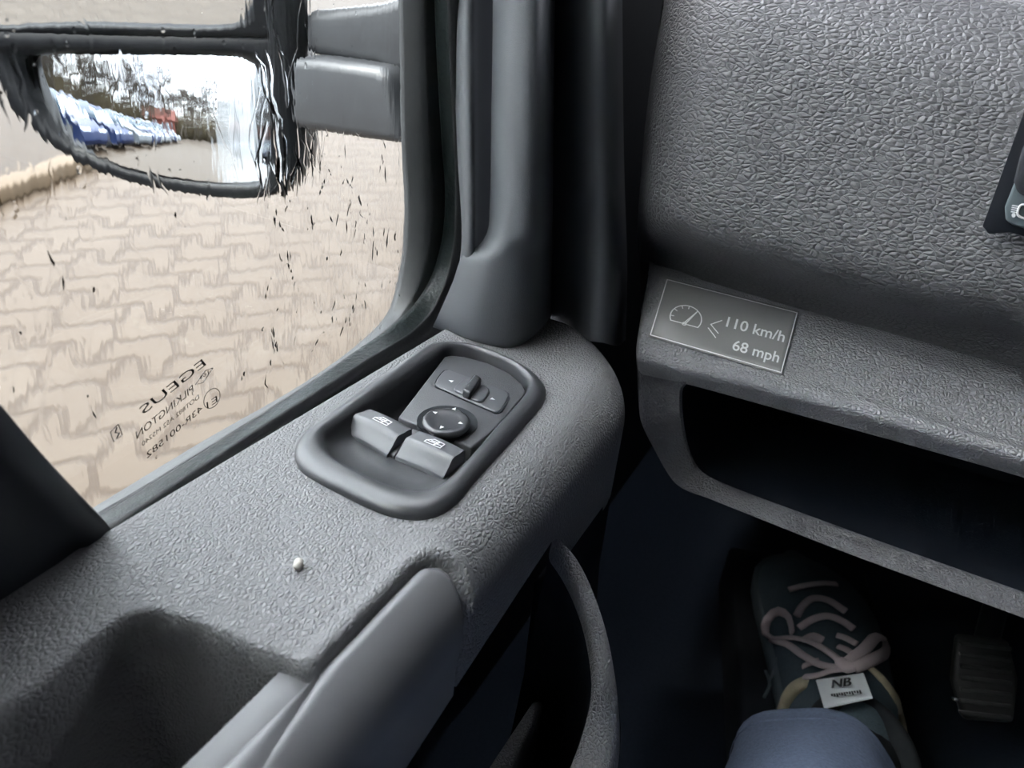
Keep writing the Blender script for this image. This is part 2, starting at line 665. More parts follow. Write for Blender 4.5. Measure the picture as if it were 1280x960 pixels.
rows = []
for y in ys:
    zl = float(zlow(y))
    xs = Xs(y)
    xi = float(xin(y))
    sl = np.linspace(xs + .0015 - (xi - RAD), 0, 64)[:-1]
    S = np.concatenate([sl, sarc, SA + sdown * (abs(zl + .222) - RAD)])
    Yg = np.full(S.shape, y)
    Xg = xi - RAD + S
    off = np.zeros(S.shape)
    flat = S < 0.03
    sd_ = sdf(scoop, Xg, Yg)
    off -= np.where(S < .022, .095 * sstep((sd_ + .0015) / .013), 0)
    bd = sdf(bez_o, Xg, Yg)
    off -= np.where(S < .02, .022 * sstep((bd - .003) / .004), 0)
    hs = handle_sd(S, Yg)
    off -= .005 * sstep((hs + .0015) / .003)
    off += np.where(Yg > .13, .0028 * np.exp(-((hs + .0055) / .0035) ** 2), 0) * np.where(S < .06, 1, 0) * sstep((S + .004) / .012)
    x, z = sheet_point(S, Yg, off)
    row = [Vector((xs, y, SILL - .02)), Vector((xs, y, SILL - .0018))]
    row += [Vector((float(a), y, SILL + float(b))) for a, b in zip(x, z)]
    rows.append(row)
# front end turned down
last = rows[-1]
rows.append([Vector((p.x, p.y + .006, min(p.z, SILL) - .004)) for p in last])
rows.append([Vector((p.x, p.y + .009, p.z - .05 if p.z > SILL - .06 else p.z)) for p in last])
MB().grid(rows).build('armrest', M['arm'], door, sharp=None)

# grab handle: a smooth insert lying over the rounded inner edge
yh = np.concatenate([np.arange(-.17, .17, .004), np.arange(.17, .2135, .0012)])
rows = []
for y in yh:
    S = np.linspace(-.004, SA + max(abs((-.266 - (.285 - y) * .165) + .222) - RAD - .0015, .004), 70)
    Yg = np.full(S.shape, y)
    hs = handle_sd(S, Yg)
    off = -.006 + .0075 * np.sqrt(np.clip(1 - (1 - np.clip(hs / .004, 0, 1)) ** 2, 0, 1))
    s0 = float(handle_sd(np.array([0.0]), np.array([y]))[0])
    x, z = sheet_point(S, Yg, off)
    rows.append([Vector((float(a), y, SILL + float(b))) for a, b in zip(x, z)])
MB().grid(rows).build('grab_handle', M['smooth'], door, sharp=None)
# inner lip of the handle, rolling down into the pull cup
rows = []
for i in range(34):
    y = .137 - i * .009
    w = min(1.0, i / 4.0)
    xr = -.1265 + (.0065 if y < .10 else (.14 - y) / .04 * .0065)
    rows.append([Vector((xr + .004, y, SILL - .0065)), Vector((xr + .0004, y, SILL - .0030)), Vector((xr - .003 * w, y, SILL - .0012)), Vector((xr - .0065 * w, y, SILL - .0010)),
                 Vector((xr - .0092 * w, y, SILL - .0032)), Vector((xr - .0100 * w, y, SILL - .015)), Vector((xr - .0085 * w, y, SILL - .07))])
hl = MB().grid(rows).build('handle_lip', M['smooth'], door, sub=2)

# door face below the armrest, in front of the map pocket, and the pocket itself
rows = []
for y in np.linspace(.285, .428, 14):
    xi = float(xin(np.array([y]))[0])
    rows.append([Vector((xi, y, CAM.z - .296)), Vector((xi + .001, y, CAM.z - .36)), Vector((xi + .012, y, CAM.z - .48)), Vector((xi + .014, y, FLOOR + .005))])
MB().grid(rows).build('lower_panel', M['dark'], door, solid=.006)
pk = MB()
rows = []
for y in np.linspace(-.17, .287, 12):
    zl = float(zlow(np.array([y]))[()]) if False else -0.266 - (0.285 - y) * 0.165
    rows.append([Vector((XIN, y, CAM.z + zl)), Vector((XIN - .03, y, CAM.z + zl + .004)), Vector((-.175, y, CAM.z + zl - .05)), Vector((-.18, y, FLOOR + .05)), Vector((-.06, y, FLOOR + .012))])
pk.grid(rows)
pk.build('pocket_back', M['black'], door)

rim_in_px = [(688, 680), (704, 703), (721, 737), (736, 785), (743, 850), (730, 908), (711, 960), (680, 1040), (640, 1140)]
rim_out_px = [(703, 676), (722, 696), (741, 731), (761, 790), (773, 855), (775, 905), (768, 960), (752, 1040), (725, 1140)]
zr = [-.266, -.276, -.288, -.304, -.325, -.343, -.352, -.357, -.36]
rin = [U(a, b, Z=z) for (a, b), z in zip(rim_in_px, zr)]
rout = [U(a, b, Z=z - .002) for (a, b), z in zip(rim_out_px, zr)]
rin, rout = resample(rin, 48), resample(rout, 48)
rows = []
for a, b in zip(rin, rout):
    mid = (a + b) / 2
    w = (b - a)
    rows.append([a + w * -.02 + Vector((0, 0, -.010)), a + w * .01 + Vector((0, 0, -.0025)), a.lerp(b, .14) + Vector((0, 0, .0015)), mid + Vector((0, 0, .003)), a.lerp(b, .85) + Vector((0, 0, .001)), b + Vector((0, 0, -.004)), b + w * .12 + Vector((0, 0, -.014))])
pocket = MB().grid(rows)
rim = pocket.build('pocket_rim', M['arm'], door, sub=1)
rows = []
for a, b in zip(rin, rout):
    w = (b - a)
    o_ = b + w * .12
    rows.append([a + Vector((0, 0, -.008)), Vector((a.x - .004, a.y, a.z - .09)), Vector((a.x - .02, a.y, FLOOR + .01)), Vector((o_.x - .004, o_.y, FLOOR + .01)), Vector((o_.x + .003, o_.y, o_.z - .09)), o_ + Vector((0, 0, -.012))])
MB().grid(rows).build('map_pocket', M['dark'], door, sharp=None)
# divider standing inside the pocket
a0, a1 = U(667, 873, Z=-.37), U(606, 965, Z=-.37)
b0, b1 = U(682, 876, Z=-.37), U(640, 965, Z=-.37)
e0, e1 = a1 + (a1 - a0), b1 + (b1 - b0)
MB().prism([a0, b0, e1, e0], (0, 0, -.15)).build('pocket_divider', M['arm'], door, bevel=.003)

# ------------------------------------------------------------------ window switch panel
sp = empty('switch_panel', (-.18, .29, SILL))
tag(sp, 'black oblong switch panel with two window switches and mirror knob on the door armrest', 'switch panel')


def px5(cx, cy, Z=-.222):
    return U(360 + cx / 3.765, 420 + cy / 3.765, Z=Z)


def px6(cx, cy, Z=-.222):
    return U(480 + cx / 6.0, 440 + cy / 6.0, Z=Z)


inner_px5 = [(178, 520), (185, 480), (215, 455), (260, 425), (420, 310), (600, 180), (715, 95), (745, 80), (830, 80), (960, 115), (1075, 175), (1122, 225), (1128, 250), (1105, 295), (985, 430), (830, 610), (745, 695), (690, 725), (640, 738), (560, 735), (450, 705), (330, 650), (235, 595), (190, 555)]
bin_ = [px5(a, b) for a, b in inner_px5]
bin_ = [(p.x, p.y) for p in resample(bin_, 120, closed=True)]
cen = (sum(p[0] for p in bin_) / 120, sum(p[1] for p in bin_) / 120)
NB = 144
PO, PI_ = polar(bez_o, cen, NB), polar(bin_, cen, NB)


def ring(k, z, base=None, shift=None):
    out = []
    for (xo, yo), (xi_, yi) in zip(PO, PI_):
        out.append(Vector((xo + (xi_ - xo) * k, yo + (yi - yo) * k, SILL + z)))
    return out


def inring(scale, z, cx=cen):
    return [Vector((cx[0] + (a - cx[0]) * scale, cx[1] + (b - cx[1]) * scale, SILL + z)) for a, b in PI_]


cfl = (cen[0] + .004, cen[1] + .012)
rows = [ring(-.02, -.006), ring(-.03, -.0005), ring(0.0, .0022), ring(.18, .0042), ring(.42, .0050), ring(.70, .0044), ring(.92, .0026), ring(1.0, .0004), inring(.975, -.0022, cfl), inring(.90, -.0045, cfl), inring(.78, -.0062, cfl), inring(.6, -.0070, cfl), inring(.3, -.0072, cfl)]
ysw = px5(390, 338).y
for r_ in rows[8:]:
    for p_ in r_:
        p_.z -= .010 * float(sstep((p_.y - ysw + .004) / .012))
bz = MB().grid(rows, cv=True, cap1=True).build('bezel', M['bezel'], sp, sharp=None)

con_px = [(736, 96), (518, 381), (866, 526), (985, 425), (1100, 290), (1118, 258), (1100, 222), (1040, 172), (940, 125), (830, 96), (770, 90)]
con = [px5(a, b, Z=-.223) for a, b in con_px]
MB().prism(con, (0, 0, -.0125)).build('console_block', M['console'], sp, bevel=.0012)

# mirror fold selector
sel_px = [(385, 243), (398, 212), (432, 165), (455, 145), (482, 139), (560, 166), (900, 291), (928, 312), (934, 338), (905, 398), (878, 440), (852, 452), (825, 452), (600, 355), (410, 268), (390, 256)]
sel = [px6(a, b, Z=-.2225) for a, b in sel_px]
csel = sum((Vector(p) for p in sel), Vector()) / len(sel)
MB().prism([csel + (p - csel) * 1.035 + Vector((0, 0, .0002)) for p in sel], (0, 0, -.001)).build('selector_gap', M['gap'], sp)
selo = MB().prism([p + Vector((0, 0, .0007)) for p in sel], (0, 0, -.0012)).build('selector_plate', M['switch'], sp, bevel=.0006)
oval = [(525, 272), (530, 290), (600, 322), (700, 372), (735, 374), (765, 345), (790, 300), (785, 275), (760, 258), (640, 205), (590, 205)]
MB().prism([px6(a, b - 6, Z=-.2205) for a, b in oval], (0, 0, -.0022)).build('selector_slider', M['switch'], selo, bevel=.0007)
lev = [(588, 290), (648, 318), (735, 205), (700, 180), (668, 184)]
MB().prism([px6(a, b - 14, Z=-.2165) for a, b in lev], (0, 0, -.0055)).build('selector_lever', M['knob'], selo, bevel=.0014, seg=4)


def tri_px(mb, cx, cy, ang, s, Z):
    """small printed arrow lying on the panel (crop coordinates)"""
    c = px6(cx, cy, Z=Z)
    P = [c + Vector((math.cos(ang + a), math.sin(ang + a), 0)) * s * k for a, k in ((0, 1.0), (2.3, 1.0), (-2.3, 1.0))]
    mb.add(P, [(0, 1, 2)])


for cx_, cy_, an_ in ((502, 217, math.pi), (815, 352, 0.0)):
    tm = MB()
    tri_px(tm, cx_, cy_, an_, .0016, -.2208)
    tm.build('selector_arrow', M['white'], selo)

# mirror joystick
kc = px6(475, 527, Z=-.2225)
MB().lathe(kc + Vector((0, 0, .0002)), (0, 0, 1), [(.0001, 0), (.0148, 0), (.0152, .0002), (.0152, -.002)], 48).build('knob_well', M['gap'], sp)
kc2 = px6(468, 512, Z=-.2175)
prof = [(.0085, -.0050), (.0108, -.0042), (.0119, -.0025), (.0121, -.0012), (.0116, -.0002), (.0108, .0003), (.0100, .0004), (.0080, -.0001), (.0050, -.0006), (.0001, -.0008)]
kn = MB().lathe(kc2, (0, 0, 1), prof, 48).build('mirror_knob', M['knob'], sp, sharp=None)
tm = MB()
for cx, cy, an in ((382, 455, math.pi), (528, 428, math.pi / 2), (430, 566, -math.pi / 2), (575, 535, 0)):
    tri_px(tm, cx, cy - 2, an, .0014, -.2169)
tm.build('knob_arrows', M['white'], kn)


def rocker(name, bl, br, fl, fr, label):
    """window switch: back edge bl-br against the console, front edge fl-fr towards the seat"""
    P = {k: px5(*v, Z=-.2195) for k, v in dict(bl=bl, br=br).items()}
    Q = {k: px5(*v, Z=-.2260) for k, v in dict(fl=fl, fr=fr).items()}
    rows = []
    for t in np.linspace(0, 1, 15):
        bk = P['bl'].lerp(P['br'], t)
        ft = Q['fl'].lerp(Q['fr'], t)
        dv = ft - bk
        L_ = Vector((dv.x, dv.y, 0))
        prof = [(0.0, -.016), (0.0, -.0006), (.03, .0001), (.15, .0004), (.30, .0003), (.48, .0006), (.56, .0006), (.62, .0000), (.70, -.0016), (.80, -.0036), (.90, -.0054), (.97, -.0065), (1.0, -.0072), (1.0, -.016)]
        crown = -.0008 * (2 * t - 1) ** 2
        rows.append([bk + L_ * u + Vector((0, 0, z + crown)) for u, z in prof])
    o = MB().grid(rows, cap0=True, cap1=True).build(name, M['switch'], sp, sharp=50)
    # printed window symbol on the flat of the switch
    cc = P['bl'].lerp(P['br'], .5)
    dv = Q['fl'].lerp(Q['fr'], .5) - cc
    org = cc + Vector((dv.x, dv.y, 0)) * .34 + Vector((0, 0, .0007))
    ex = (P['br'] - P['bl']).normalized()
    ex = Vector((ex.x, ex.y, 0)).normalized()
    ey = Vector((-ex.y, ex.x, 0))
    ic = MB()

    def bar(p, q, w=.0006):
        a, b_ = org + ex * p[0] + ey * p[1], org + ex * q[0] + ey * q[1]
        t = (b_ - a).normalized()
        s = Vector((-t.y, t.x, 0)) * w / 2
        ic.add([a - s - t * w / 2, b_ - s + t * w / 2, b_ + s + t * w / 2, a + s - t * w / 2], [(0, 1, 2, 3)])
    k = .001
    out = [(-4.6 * k, -1.9 * k), (4.4 * k, -1.9 * k), (4.4 * k, 1.9 * k), (-1.6 * k, 2.3 * k), (-4.6 * k, -.2 * k)]
    for p, q in zip(out, out[1:] + out[:1]):
        bar(p, q)
    bar((-4.6 * k, -.2 * k), (4.4 * k, -.2 * k))
    bar((.4 * k, -1.6 * k), (1.6 * k, 1.2 * k), .0009)
    bar((-2 * k, .7 * k), (1 * k, .9 * k), .0007)
    ic.build('window_symbol', M['white'], o)
    return o


rocker('window_switch', (392, 338), (584, 430), (258, 440), (466, 552), '')
rocker('window_switch', (622, 440), (834, 530), (504, 560), (730, 660), '')
MB().prism([px5(586, 432, Z=-.223), px5(618, 445, Z=-.223), px5(500, 565, Z=-.227), px5(474, 552, Z=-.227)], (0, 0, -.008)).build('switch_divider', M['console'], sp, bevel=.001)

# crumb on the armrest
cp = U(373, 706, Z=-.2205)
cb = MB()
rnd = random.Random(5)
for c_, r_ in ((Vector((0, 0, 0)), .0021), (Vector((-.0012, .0016, 0)), .0015)):
    rows = []
    for i in range(7):
        a = math.pi * i / 6
        rows.append([cp + c_ + Vector((math.sin(a) * math.cos(b * math.pi / 4), math.sin(a) * math.sin(b * math.pi / 4), math.cos(a) * .9)) * r_ * rnd.uniform(.85, 1.15) for b in range(8)])
    cb.grid(rows, cv=True)
tag(cb.build('crumb', plain('crumb_white', (0.8625, 0.8280, 0.7590), .8), sharp=None), 'tiny white crumb lying on the grained armrest', 'crumb')

# ------------------------------------------------------------------ window: seals, pane
win = empty('window_1', (-.25, .2, SILL))
tag(win, kind='structure')
G1 = [(492, -260), (497, -60), (499, 60), (501, 180), (505, 250), (500, 330), (484, 390), (450, 427), (380, 478), (250, 553), (118, 633), (-20, 715), (-160, 800)]
G2 = [(530, -260), (541, -60), (545, 60), (552, 180), (556, 250), (552, 300), (537, 350), (505, 395), (440, 442), (300, 535), (122, 647), (-10, 728), (-150, 812)]
G3 = [(548, -260), (557, -60), (561, 60), (567, 180), (569, 260), (564, 320), (546, 375), (522, 407), (452, 452), (306, 545), (130, 660), (-5, 742), (-145, 826)]
G4 = [(566, -260), (574, -60), (578, 60), (582, 180), (588, 270), (584, 330), (562, 400), (548, 425), (470, 470), (320, 565), (140, 680), (5, 762), (-135, 845)]
NS = 90
g1 = resample([U(a, b, X=-.276) for a, b in G1], NS)
g1b = resample([U(a + 6, b + 1, X=-.270) for a, b in G1], NS)
g2 = resample([U(a, b, X=-.262) for a, b in G2], NS)
g2b = resample([U(a, b, X=-.257) for a, b in G2], NS)
g3 = resample([U(a, b, X=-.246) for a, b in G3], NS)
g4 = resample([U(a, b, X=-.240) for a, b in G4], NS)
M['seal'] = plain('wet_outer_seal', (0.0307, 0.0326, 0.0346), .6, spec=.25, noise=.25, nscale=60, bump=.3, bscale=200)
M['channel'] = plain('wet_run_channel', (0.0108, 0.0157, 0.0157), 0.35, spec=.12, noise=.5, nscale=120, bump=.8, bscale=350)
back = [p + Vector((-.006, .016, -.016)) for p in g1]
MB().grid([back, g1, g1b, g2]).build('outer_seal', M['seal'], win, sharp=None)
MB().grid([g2, g2b, [a.lerp(b, .5) + Vector((-.003, 0, 0)) for a, b in zip(g2b, g3)], g3]).build('run_channel', M['channel'], win, sharp=None)
MB().grid([g3, [p + Vector((.002, 0, 0)) for p in g3], g4, [p + Vector((-.02, .02, 0)) for p in g4]]).build('inner_seal', M['rubber'], win, sharp=None)

# pane of glass
XG = -.264
mt, n, l, b = nt('window_glass')
n.remove(b)
tr = n.new('ShaderNodeBsdfTransparent')
tr.inputs['Color'].default_value = (.95, .97, .96, 1)
gl = n.new('ShaderNodeBsdfGlossy')
gl.inputs['Roughness'].default_value = 0.0
lw = n.new('ShaderNodeLayerWeight')
lw.inputs['Blend'].default_value = 0.5
pw = n.new('ShaderNodeMath')
pw.operation = 'POWER'
pw.inputs[1].default_value = 4.0
l.new(lw.outputs['Facing'], pw.inputs[0])
fr = n.new('ShaderNodeMath')
fr.operation = 'MULTIPLY_ADD'
fr.inputs[1].default_value = 0.6
fr.inputs[2].default_value = 0.03
l.new(pw.outputs[0], fr.inputs[0])
ms = n.new('ShaderNodeMixShader')
l.new(fr.outputs[0], ms.inputs[0])
l.new(tr.outputs[0], ms.inputs[1])
l.new(gl.outputs[0], ms.inputs[2])
l.new(ms.outputs[0], n['Material Output'].inputs['Surface'])
M['glass'] = mt
gp = resample([U(a, b, X=XG) for a, b in [((q[0] * 1.2 - p[0] * .2), (q[1] * 1.2 - p[1] * .2)) for p, q in zip(G1, G2)]], 60)
top = max(p.z for p in gp)
poly = gp + [Vector((XG, -.40, gp[-1].z)), Vector((XG, -.40, CAM.z + .5)), Vector((XG, gp[0].y - .08, CAM.z + .5))]
pane = MB().prism(poly, (.003, 0, 0)).build('glass_pane', M['glass'], win, smooth=False)

# ------------------------------------------------------------------ van pillar trims
def loft_px(rows_px):
    """rows of (px, py, Y) -> rows of points"""
    return [[U(a, b, Y=y) for a, b, y in r] for r in rows_px]


def dense(rows, nc, nr):
    R = [resample(r, nc) for r in rows]
    cols = [resample([R[i][j] for i in range(len(R))], nr) for j in range(nc)]
    return [[cols[j][i] for j in range(nc)] for i in range(nr)]


rows = [
    [(612, -420, .44), (640, -420, .425), (672, -420, .428), (692, -420, .47), (694, -420, .56)],
    [(615, -150, .41), (642, -150, .397), (672, -150, .399), (693, -150, .435), (694, -150, .50)],
    [(616, 0, .398), (642, 0, .386), (671, 0, .388), (692, 0, .425), (693, 0, .47)],
    [(614, 150, .390), (640, 150, .378), (669, 150, .380), (690, 150, .42), (692, 150, .46)],
    [(612, 255, .386), (638, 258, .374), (666, 258, .377), (689, 258, .418), (691, 255, .455)],
    [(609, 290, .384), (634, 294, .373), (664, 294, .376), (688, 292, .418), (690, 290, .455)],
    [(597, 308, .381), (628, 313, .372), (661, 314, .381), (688, 310, .418), (690, 308, .455)],
    [(578, 320, .379), (618, 328, .371), (660, 332, .381), (687, 328, .418), (690, 324, .455)],
    [(566, 352, .377), (610, 362, .370), (656, 368, .380), (686, 358, .418), (690, 350, .455)],
    [(545, 400, .375), (594, 418, .369), (644, 426, .377), (682, 398, .418), (690, 385, .455)],
    [(542, 406, .377), (594, 425, .370), (641, 432, .377), (682, 402, .418), (690, 388, .455)],
    [(541, 409, .381), (594, 429, .375), (640, 436, .381), (683, 405, .422), (690, 391, .457)],
]
o = structure('trim_1', MB().grid(dense(loft_px(rows), 40, 90)), M['pillar'], sharp=None)
rows = [
    [(686, -420, .50), (720, -420, .478), (752, -420, .462), (768, -420, .48), (776, -420, .58)],
    [(686, -150, .465), (720, -150, .445), (754, -150, .431), (770, -150, .45), (778, -150, .56)],
    [(684, 0, .458), (718, 0, .438), (752, 0, .424), (768, 0, .44), (778, 0, .54)],
    [(684, 200, .455), (716, 200, .435), (752, 200, .422), (768, 200, .438), (780, 200, .53)],
    [(684, 330, .452), (716, 335, .434), (754, 340, .422), (770, 342, .437), (784, 340, .53)],
    [(682, 420, .45), (714, 425, .434), (752, 428, .423), (767, 432, .436), (782, 425, .53)],
]
structure('trim_2', MB().grid(dense(loft_px(rows), 36, 60)), M['pillar'], sharp=None)
rows = [
    [(556, -420, .445), (566, -420, .43), (584, -420, .428), (600, -420, .445), (620, -420, .475)],
    [(566, 0, .41), (574, 0, .394), (588, 0, .392), (600, 0, .41), (622, 0, .43)],
    [(571, 180, .398), (578, 180, .383), (590, 180, .381), (600, 180, .40), (620, 180, .42)],
    [(577, 300, .39), (582, 300, .377), (591, 300, .376), (598, 300, .39), (612, 300, .41)],
    [(572, 345, .388), (578, 345, .38), (588, 345, .38), (596, 345, .39), (606, 345, .41)],
]
structure('trim_3', MB().grid(dense(loft_px(rows), 30, 40)), M['pillar'], sharp=None)
# dark upright frame at the back of the window
xb = -.2385
edge = [U(139, 662, X=xb), U(60, 578, X=xb), U(0, 507, X=xb), U(-120, 370, X=xb), U(-330, 130, X=xb)]
far = [p + Vector((0, -.62, -.03)) for p in edge]
fb = MB()
rows = []
for p, q in zip(resample(edge, 20), resample(far, 20)):
    t = (q - p)
    rows.append([p + Vector((-.03, .004, 0)), p + Vector((-.006, .002, 0)), p, p + t * .009 + Vector((.002, 0, 0)), p + t * .018 + Vector((.002, 0, 0)), p + t * .022 + Vector((0, 0, 0)), p + t * .036 + Vector((.001, 0, 0)), p + t * .6 + Vector((.002, 0, 0)), q])
structure('trim_4', fb.grid(rows), M['black'], sharp=None)

# van body: outer skin of the door and the long white side behind
vb = MB()
vb.prism([(-.285, .50, .35), (-.285, .50, SILL - .03), (-.285, -.42, SILL - .06), (-.285, -.42, CAM.z + .9), (-.34, -4.4, CAM.z + .95), (-.34, -4.4, .35)], (.03, 0, 0))
structure('wall_left', vb, M['vanwhite'], smooth=False)
structure('wall_left_front', MB().prism([(-.25, .47, .5), (-.25, 1.12, .5), (-.25, 1.12, CAM.z + .07), (-.25, .47, CAM.z + .1)], (.02, 0, 0)), M['gap'], smooth=False)

# ------------------------------------------------------------------ dashboard
dash = empty('dashboard', (0.1, .5, FLOOR))
tag(dash, 'black leather-grained dashboard with lower storage slot in front of the door', 'dashboard')


def ext(row, X=.985):
    """continue a row of the dashboard to the passenger's side"""
    d = (row[-1] - row[-3])
    d = Vector((1, 0, 0))
    return row + [row[-1] + d * .05, row[-1] + d * .2, Vector((X, row[-1].y, row[-1].z))]


def drow(pxs, Y, rnd_=((.028, 0.0), (.010, .35), (.002, .7))):
    """left end of a row bends away around the corner"""
    out = []
    for i, (a, b_) in enumerate(pxs):
        dy = (.044, .019, .002)[i] if i < 3 else 0
        if i == 2:
            a, b_ = a + 24, b_ + 6
        out.append(U(a, b_, Y=Y + dy))
    return ext(out)


R = []
R.append([Vector((p.x, 1.112, CAM.z + .05)) for p in drow([(838, -110), (851, -105), (878, -100), (1000, -75), (1150, -45), (1290, -20)], .52)])
R.append(drow([(838, -110), (851, -105), (878, -100), (1000, -75), (1150, -45), (1290, -20)], .52))
R.append(drow([(834, -40), (847, -36), (874, -30), (1000, -2), (1150, 30), (1290, 58)], .478))
R.append(drow([(829, 10), (842, 15), (868, 22), (1000, 52), (1150, 84), (1290, 114)], .462))
R.append(drow([(818, 70), (831, 77), (858, 86), (1000, 124), (1150, 160), (1290, 192)], .450))
R.append(drow([(807, 150), (820, 158), (848, 168), (1000, 214), (1150, 252), (1290, 286)], .439))
R.append(drow([(801, 220), (814, 229), (842, 240), (1000, 288), (1150, 326), (1290, 356)], .432))
R.append(drow([(798, 258), (811, 267), (840, 279), (1000, 326), (1150, 362), (1290, 388)], .432))
R.append(drow([(797, 276), (810, 286), (840, 298), (1000, 343), (1150, 382), (1290, 409)], .444))
R.append(drow([(797, 300), (811, 308), (842, 318), (1000, 364), (1150, 401), (1290, 432)], .481))
R.append(drow([(800, 326), (816, 333), (846, 342), (1000, 386), (1150, 426), (1290, 463)], .494))
rows = [resample(r, 90) for r in R]
cols = [resample([r[j] for r in rows], 110) for j in range(90)]
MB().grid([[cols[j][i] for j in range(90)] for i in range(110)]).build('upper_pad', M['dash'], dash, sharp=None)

# ledge carrying the sticker, its rolled front edge and the face down to the slot
L0 = [(812, 326, .508), (817, 330, .499), (846, 338, .498), (1000, 382, .498), (1150, 422, .498), (1290, 460, .498)]
L1 = [(809, 352, .486), (815, 356, .477), (842, 364, .476), (1000, 410, .476), (1150, 452, .476), (1290, 490, .476)]
L2 = [(801, 395, .462), (806, 400, .452), (832, 412, .449), (1000, 467, .449), (1150, 514, .449), (1290, 556, .449)]
L3 = [(796, 428, .452), (801, 434, .440), (826, 442, .437), (1000, 486, .437), (1150, 527, .437), (1290, 567, .437)]
L4 = [(795, 440, .452), (800, 447, .439), (826, 455, .4345), (1000, 496, .4345), (1150, 538, .4345), (1290, 578, .4345)]
L5 = [(796, 460, .456), (800, 467, .447), (850, 478, .443), (1000, 519, .443), (1150, 560, .443), (1290, 600, .443)]
rows = []
for r in (L0, L1, L2, L3, L4, L5):
    rows.append(resample(ext([U(a, b_, Y=y) for a, b_, y in r]), 90, smooth=True))
cols = [resample([r[j] for r in rows], 60) for j in range(90)]
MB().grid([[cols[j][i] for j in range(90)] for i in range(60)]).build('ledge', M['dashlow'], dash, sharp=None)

# frame of the storage slot: outer line, inner line, then the hollow
fo = [(796, 458, .456), (798, 500, .458), (801, 526, .456), (818, 562, .452), (843, 603, .447), (858, 613, .446), (878, 620, .446), (1040, 684, .446), (1290, 776, .446)]
fi = [(858, 478, .441), (851, 484, .444), (849, 500, .447), (853, 540, .452), (862, 572, .458), (872, 588, .460), (884, 597, .461), (1040, 657, .461), (1290, 746, .461)]
fo_p = resample([U(a, b_, Y=y) for a, b_, y in fo], 70)
fi_p = resample([U(a, b_, Y=y) for a, b_, y in fi], 70)
# lip in the lower right of the frame continues to the passenger's side
fo_p += [Vector((.6, .446, fo_p[-1].z)), Vector((.985, .446, fo_p[-1].z))]
fi_p += [Vector((.6, .461, fi_p[-1].z)), Vector((.985, .461, fi_p[-1].z))]
rows = [[p + Vector((0, .10, -.035)) for p in fo_p], [p + Vector((0, .006, -.0045)) for p in fo_p], fo_p, [a.lerp(b_, .15) + Vector((0, -.0012, .0006)) for a, b_ in zip(fo_p, fi_p)], [a.lerp(b_, .9) + Vector((0, -.0005, .0004)) for a, b_ in zip(fo_p, fi_p)], fi_p, [p + Vector((.001, .004, -.0015)) for p in fi_p]]
fr_o = MB().grid(rows).build('slot_frame', M['frame'], dash, sharp=60)
# upper lip over the slot joins the ledge
ul = [(796, 459, .456), (800, 466, .447), (850, 477, .443), (1000, 518, .443), (1150, 559, .443), (1290, 599, .443)]
up_a = ext([U(a, b_, Y=y) for a, b_, y in ul])
rows = [resample(up_a, 60), resample([p + Vector((.002 if i < 2 else 0, .02, -.004)) for i, p in enumerate(up_a)], 60), resample([p + Vector((.03 if i < 2 else 0, .13, -.01)) for i, p in enumerate(up_a)], 60)]
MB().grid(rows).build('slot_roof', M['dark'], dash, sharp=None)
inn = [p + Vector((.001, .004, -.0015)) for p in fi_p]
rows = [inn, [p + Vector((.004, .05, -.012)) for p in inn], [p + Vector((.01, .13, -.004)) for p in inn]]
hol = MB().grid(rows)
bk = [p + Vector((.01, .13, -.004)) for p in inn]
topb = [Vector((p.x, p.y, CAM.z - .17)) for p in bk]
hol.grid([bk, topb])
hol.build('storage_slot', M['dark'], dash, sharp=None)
# side of the dashboard next to the door, and the underside
sd_rows = []
for p in (R[2][0], R[5][0], R[7][0], R[10][0]):
    sd_rows.append([p, p + Vector((.004, .05, 0)), Vector((p.x + .01, 1.112, p.z))])
for a, b_, y in L2[:1] + L4[:1] + fo[1:5]:
    p = U(a, b_, Y=y)
    sd_rows.append([p, p + Vector((.004, .05, 0)), Vector((p.x + .01, 1.112, p.z))])
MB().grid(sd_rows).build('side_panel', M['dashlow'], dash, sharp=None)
under = [p + Vector((0, .10, -.035)) for p in fo_p[30:]]
MB().grid([under, [p + Vector((0, .25, .03)) for p in under], [Vector((p.x, 1.1, p.z + .08)) for p in under]]).build('underside', M['black'], dash, sharp=None)

# headlamp control let into the pad at the right
hcp = empty('headlamp_control', U(1270, 230, Y=.43))
tag(hcp, 'small grey headlamp adjuster panel set in a recess of the dashboard', 'headlamp control')
rec = [(1284, 128), (1262, 190), (1228, 282), (1236, 292), (1262, 290), (1300, 300), (1340, 310), (1340, 120)]
MB().prism([U(a, b_, Y=.4305 + (b_ < 240) * .006) for a, b_ in rec], (0, -.0012, 0)).build('recess_shadow', M['black'], hcp, bevel=.0008)  # black plate standing for the soft shadow around the control
pl = [(1283, 200), (1270, 222), (1256, 258), (1257, 274), (1266, 280), (1300, 290), (1330, 296), (1340, 220)]
po = MB().prism([U(a, b_, Y=.4285) for a, b_ in pl], (0, -.003, 0)).build('control_plate', plain('control_grey', (.12, .15, .16), .4), hcp, bevel=.0012)
wheel = [(1292, 150), (1276, 190), (1267, 225), (1272, 240), (1300, 252), (1340, 262), (1340, 150)]
MB().prism([U(a, b_, Y=.4250) for a, b_ in wheel], (0, -.004, 0)).build('thumb_wheel', M['knob'], hcp, bevel=.003)
ic = MB()
for i in range(4):
    y = 256 + i * 2.6
    ic.add([U(1265 - i * .5, y, Y=.4249), U(1273 - i * .5, y + 1.2, Y=.4249), U(1273 - i * .5, y + 2.6, Y=.4249), U(1265 - i * .5, y + 1.4, Y=.4249)], [(0, 1, 2, 3)])
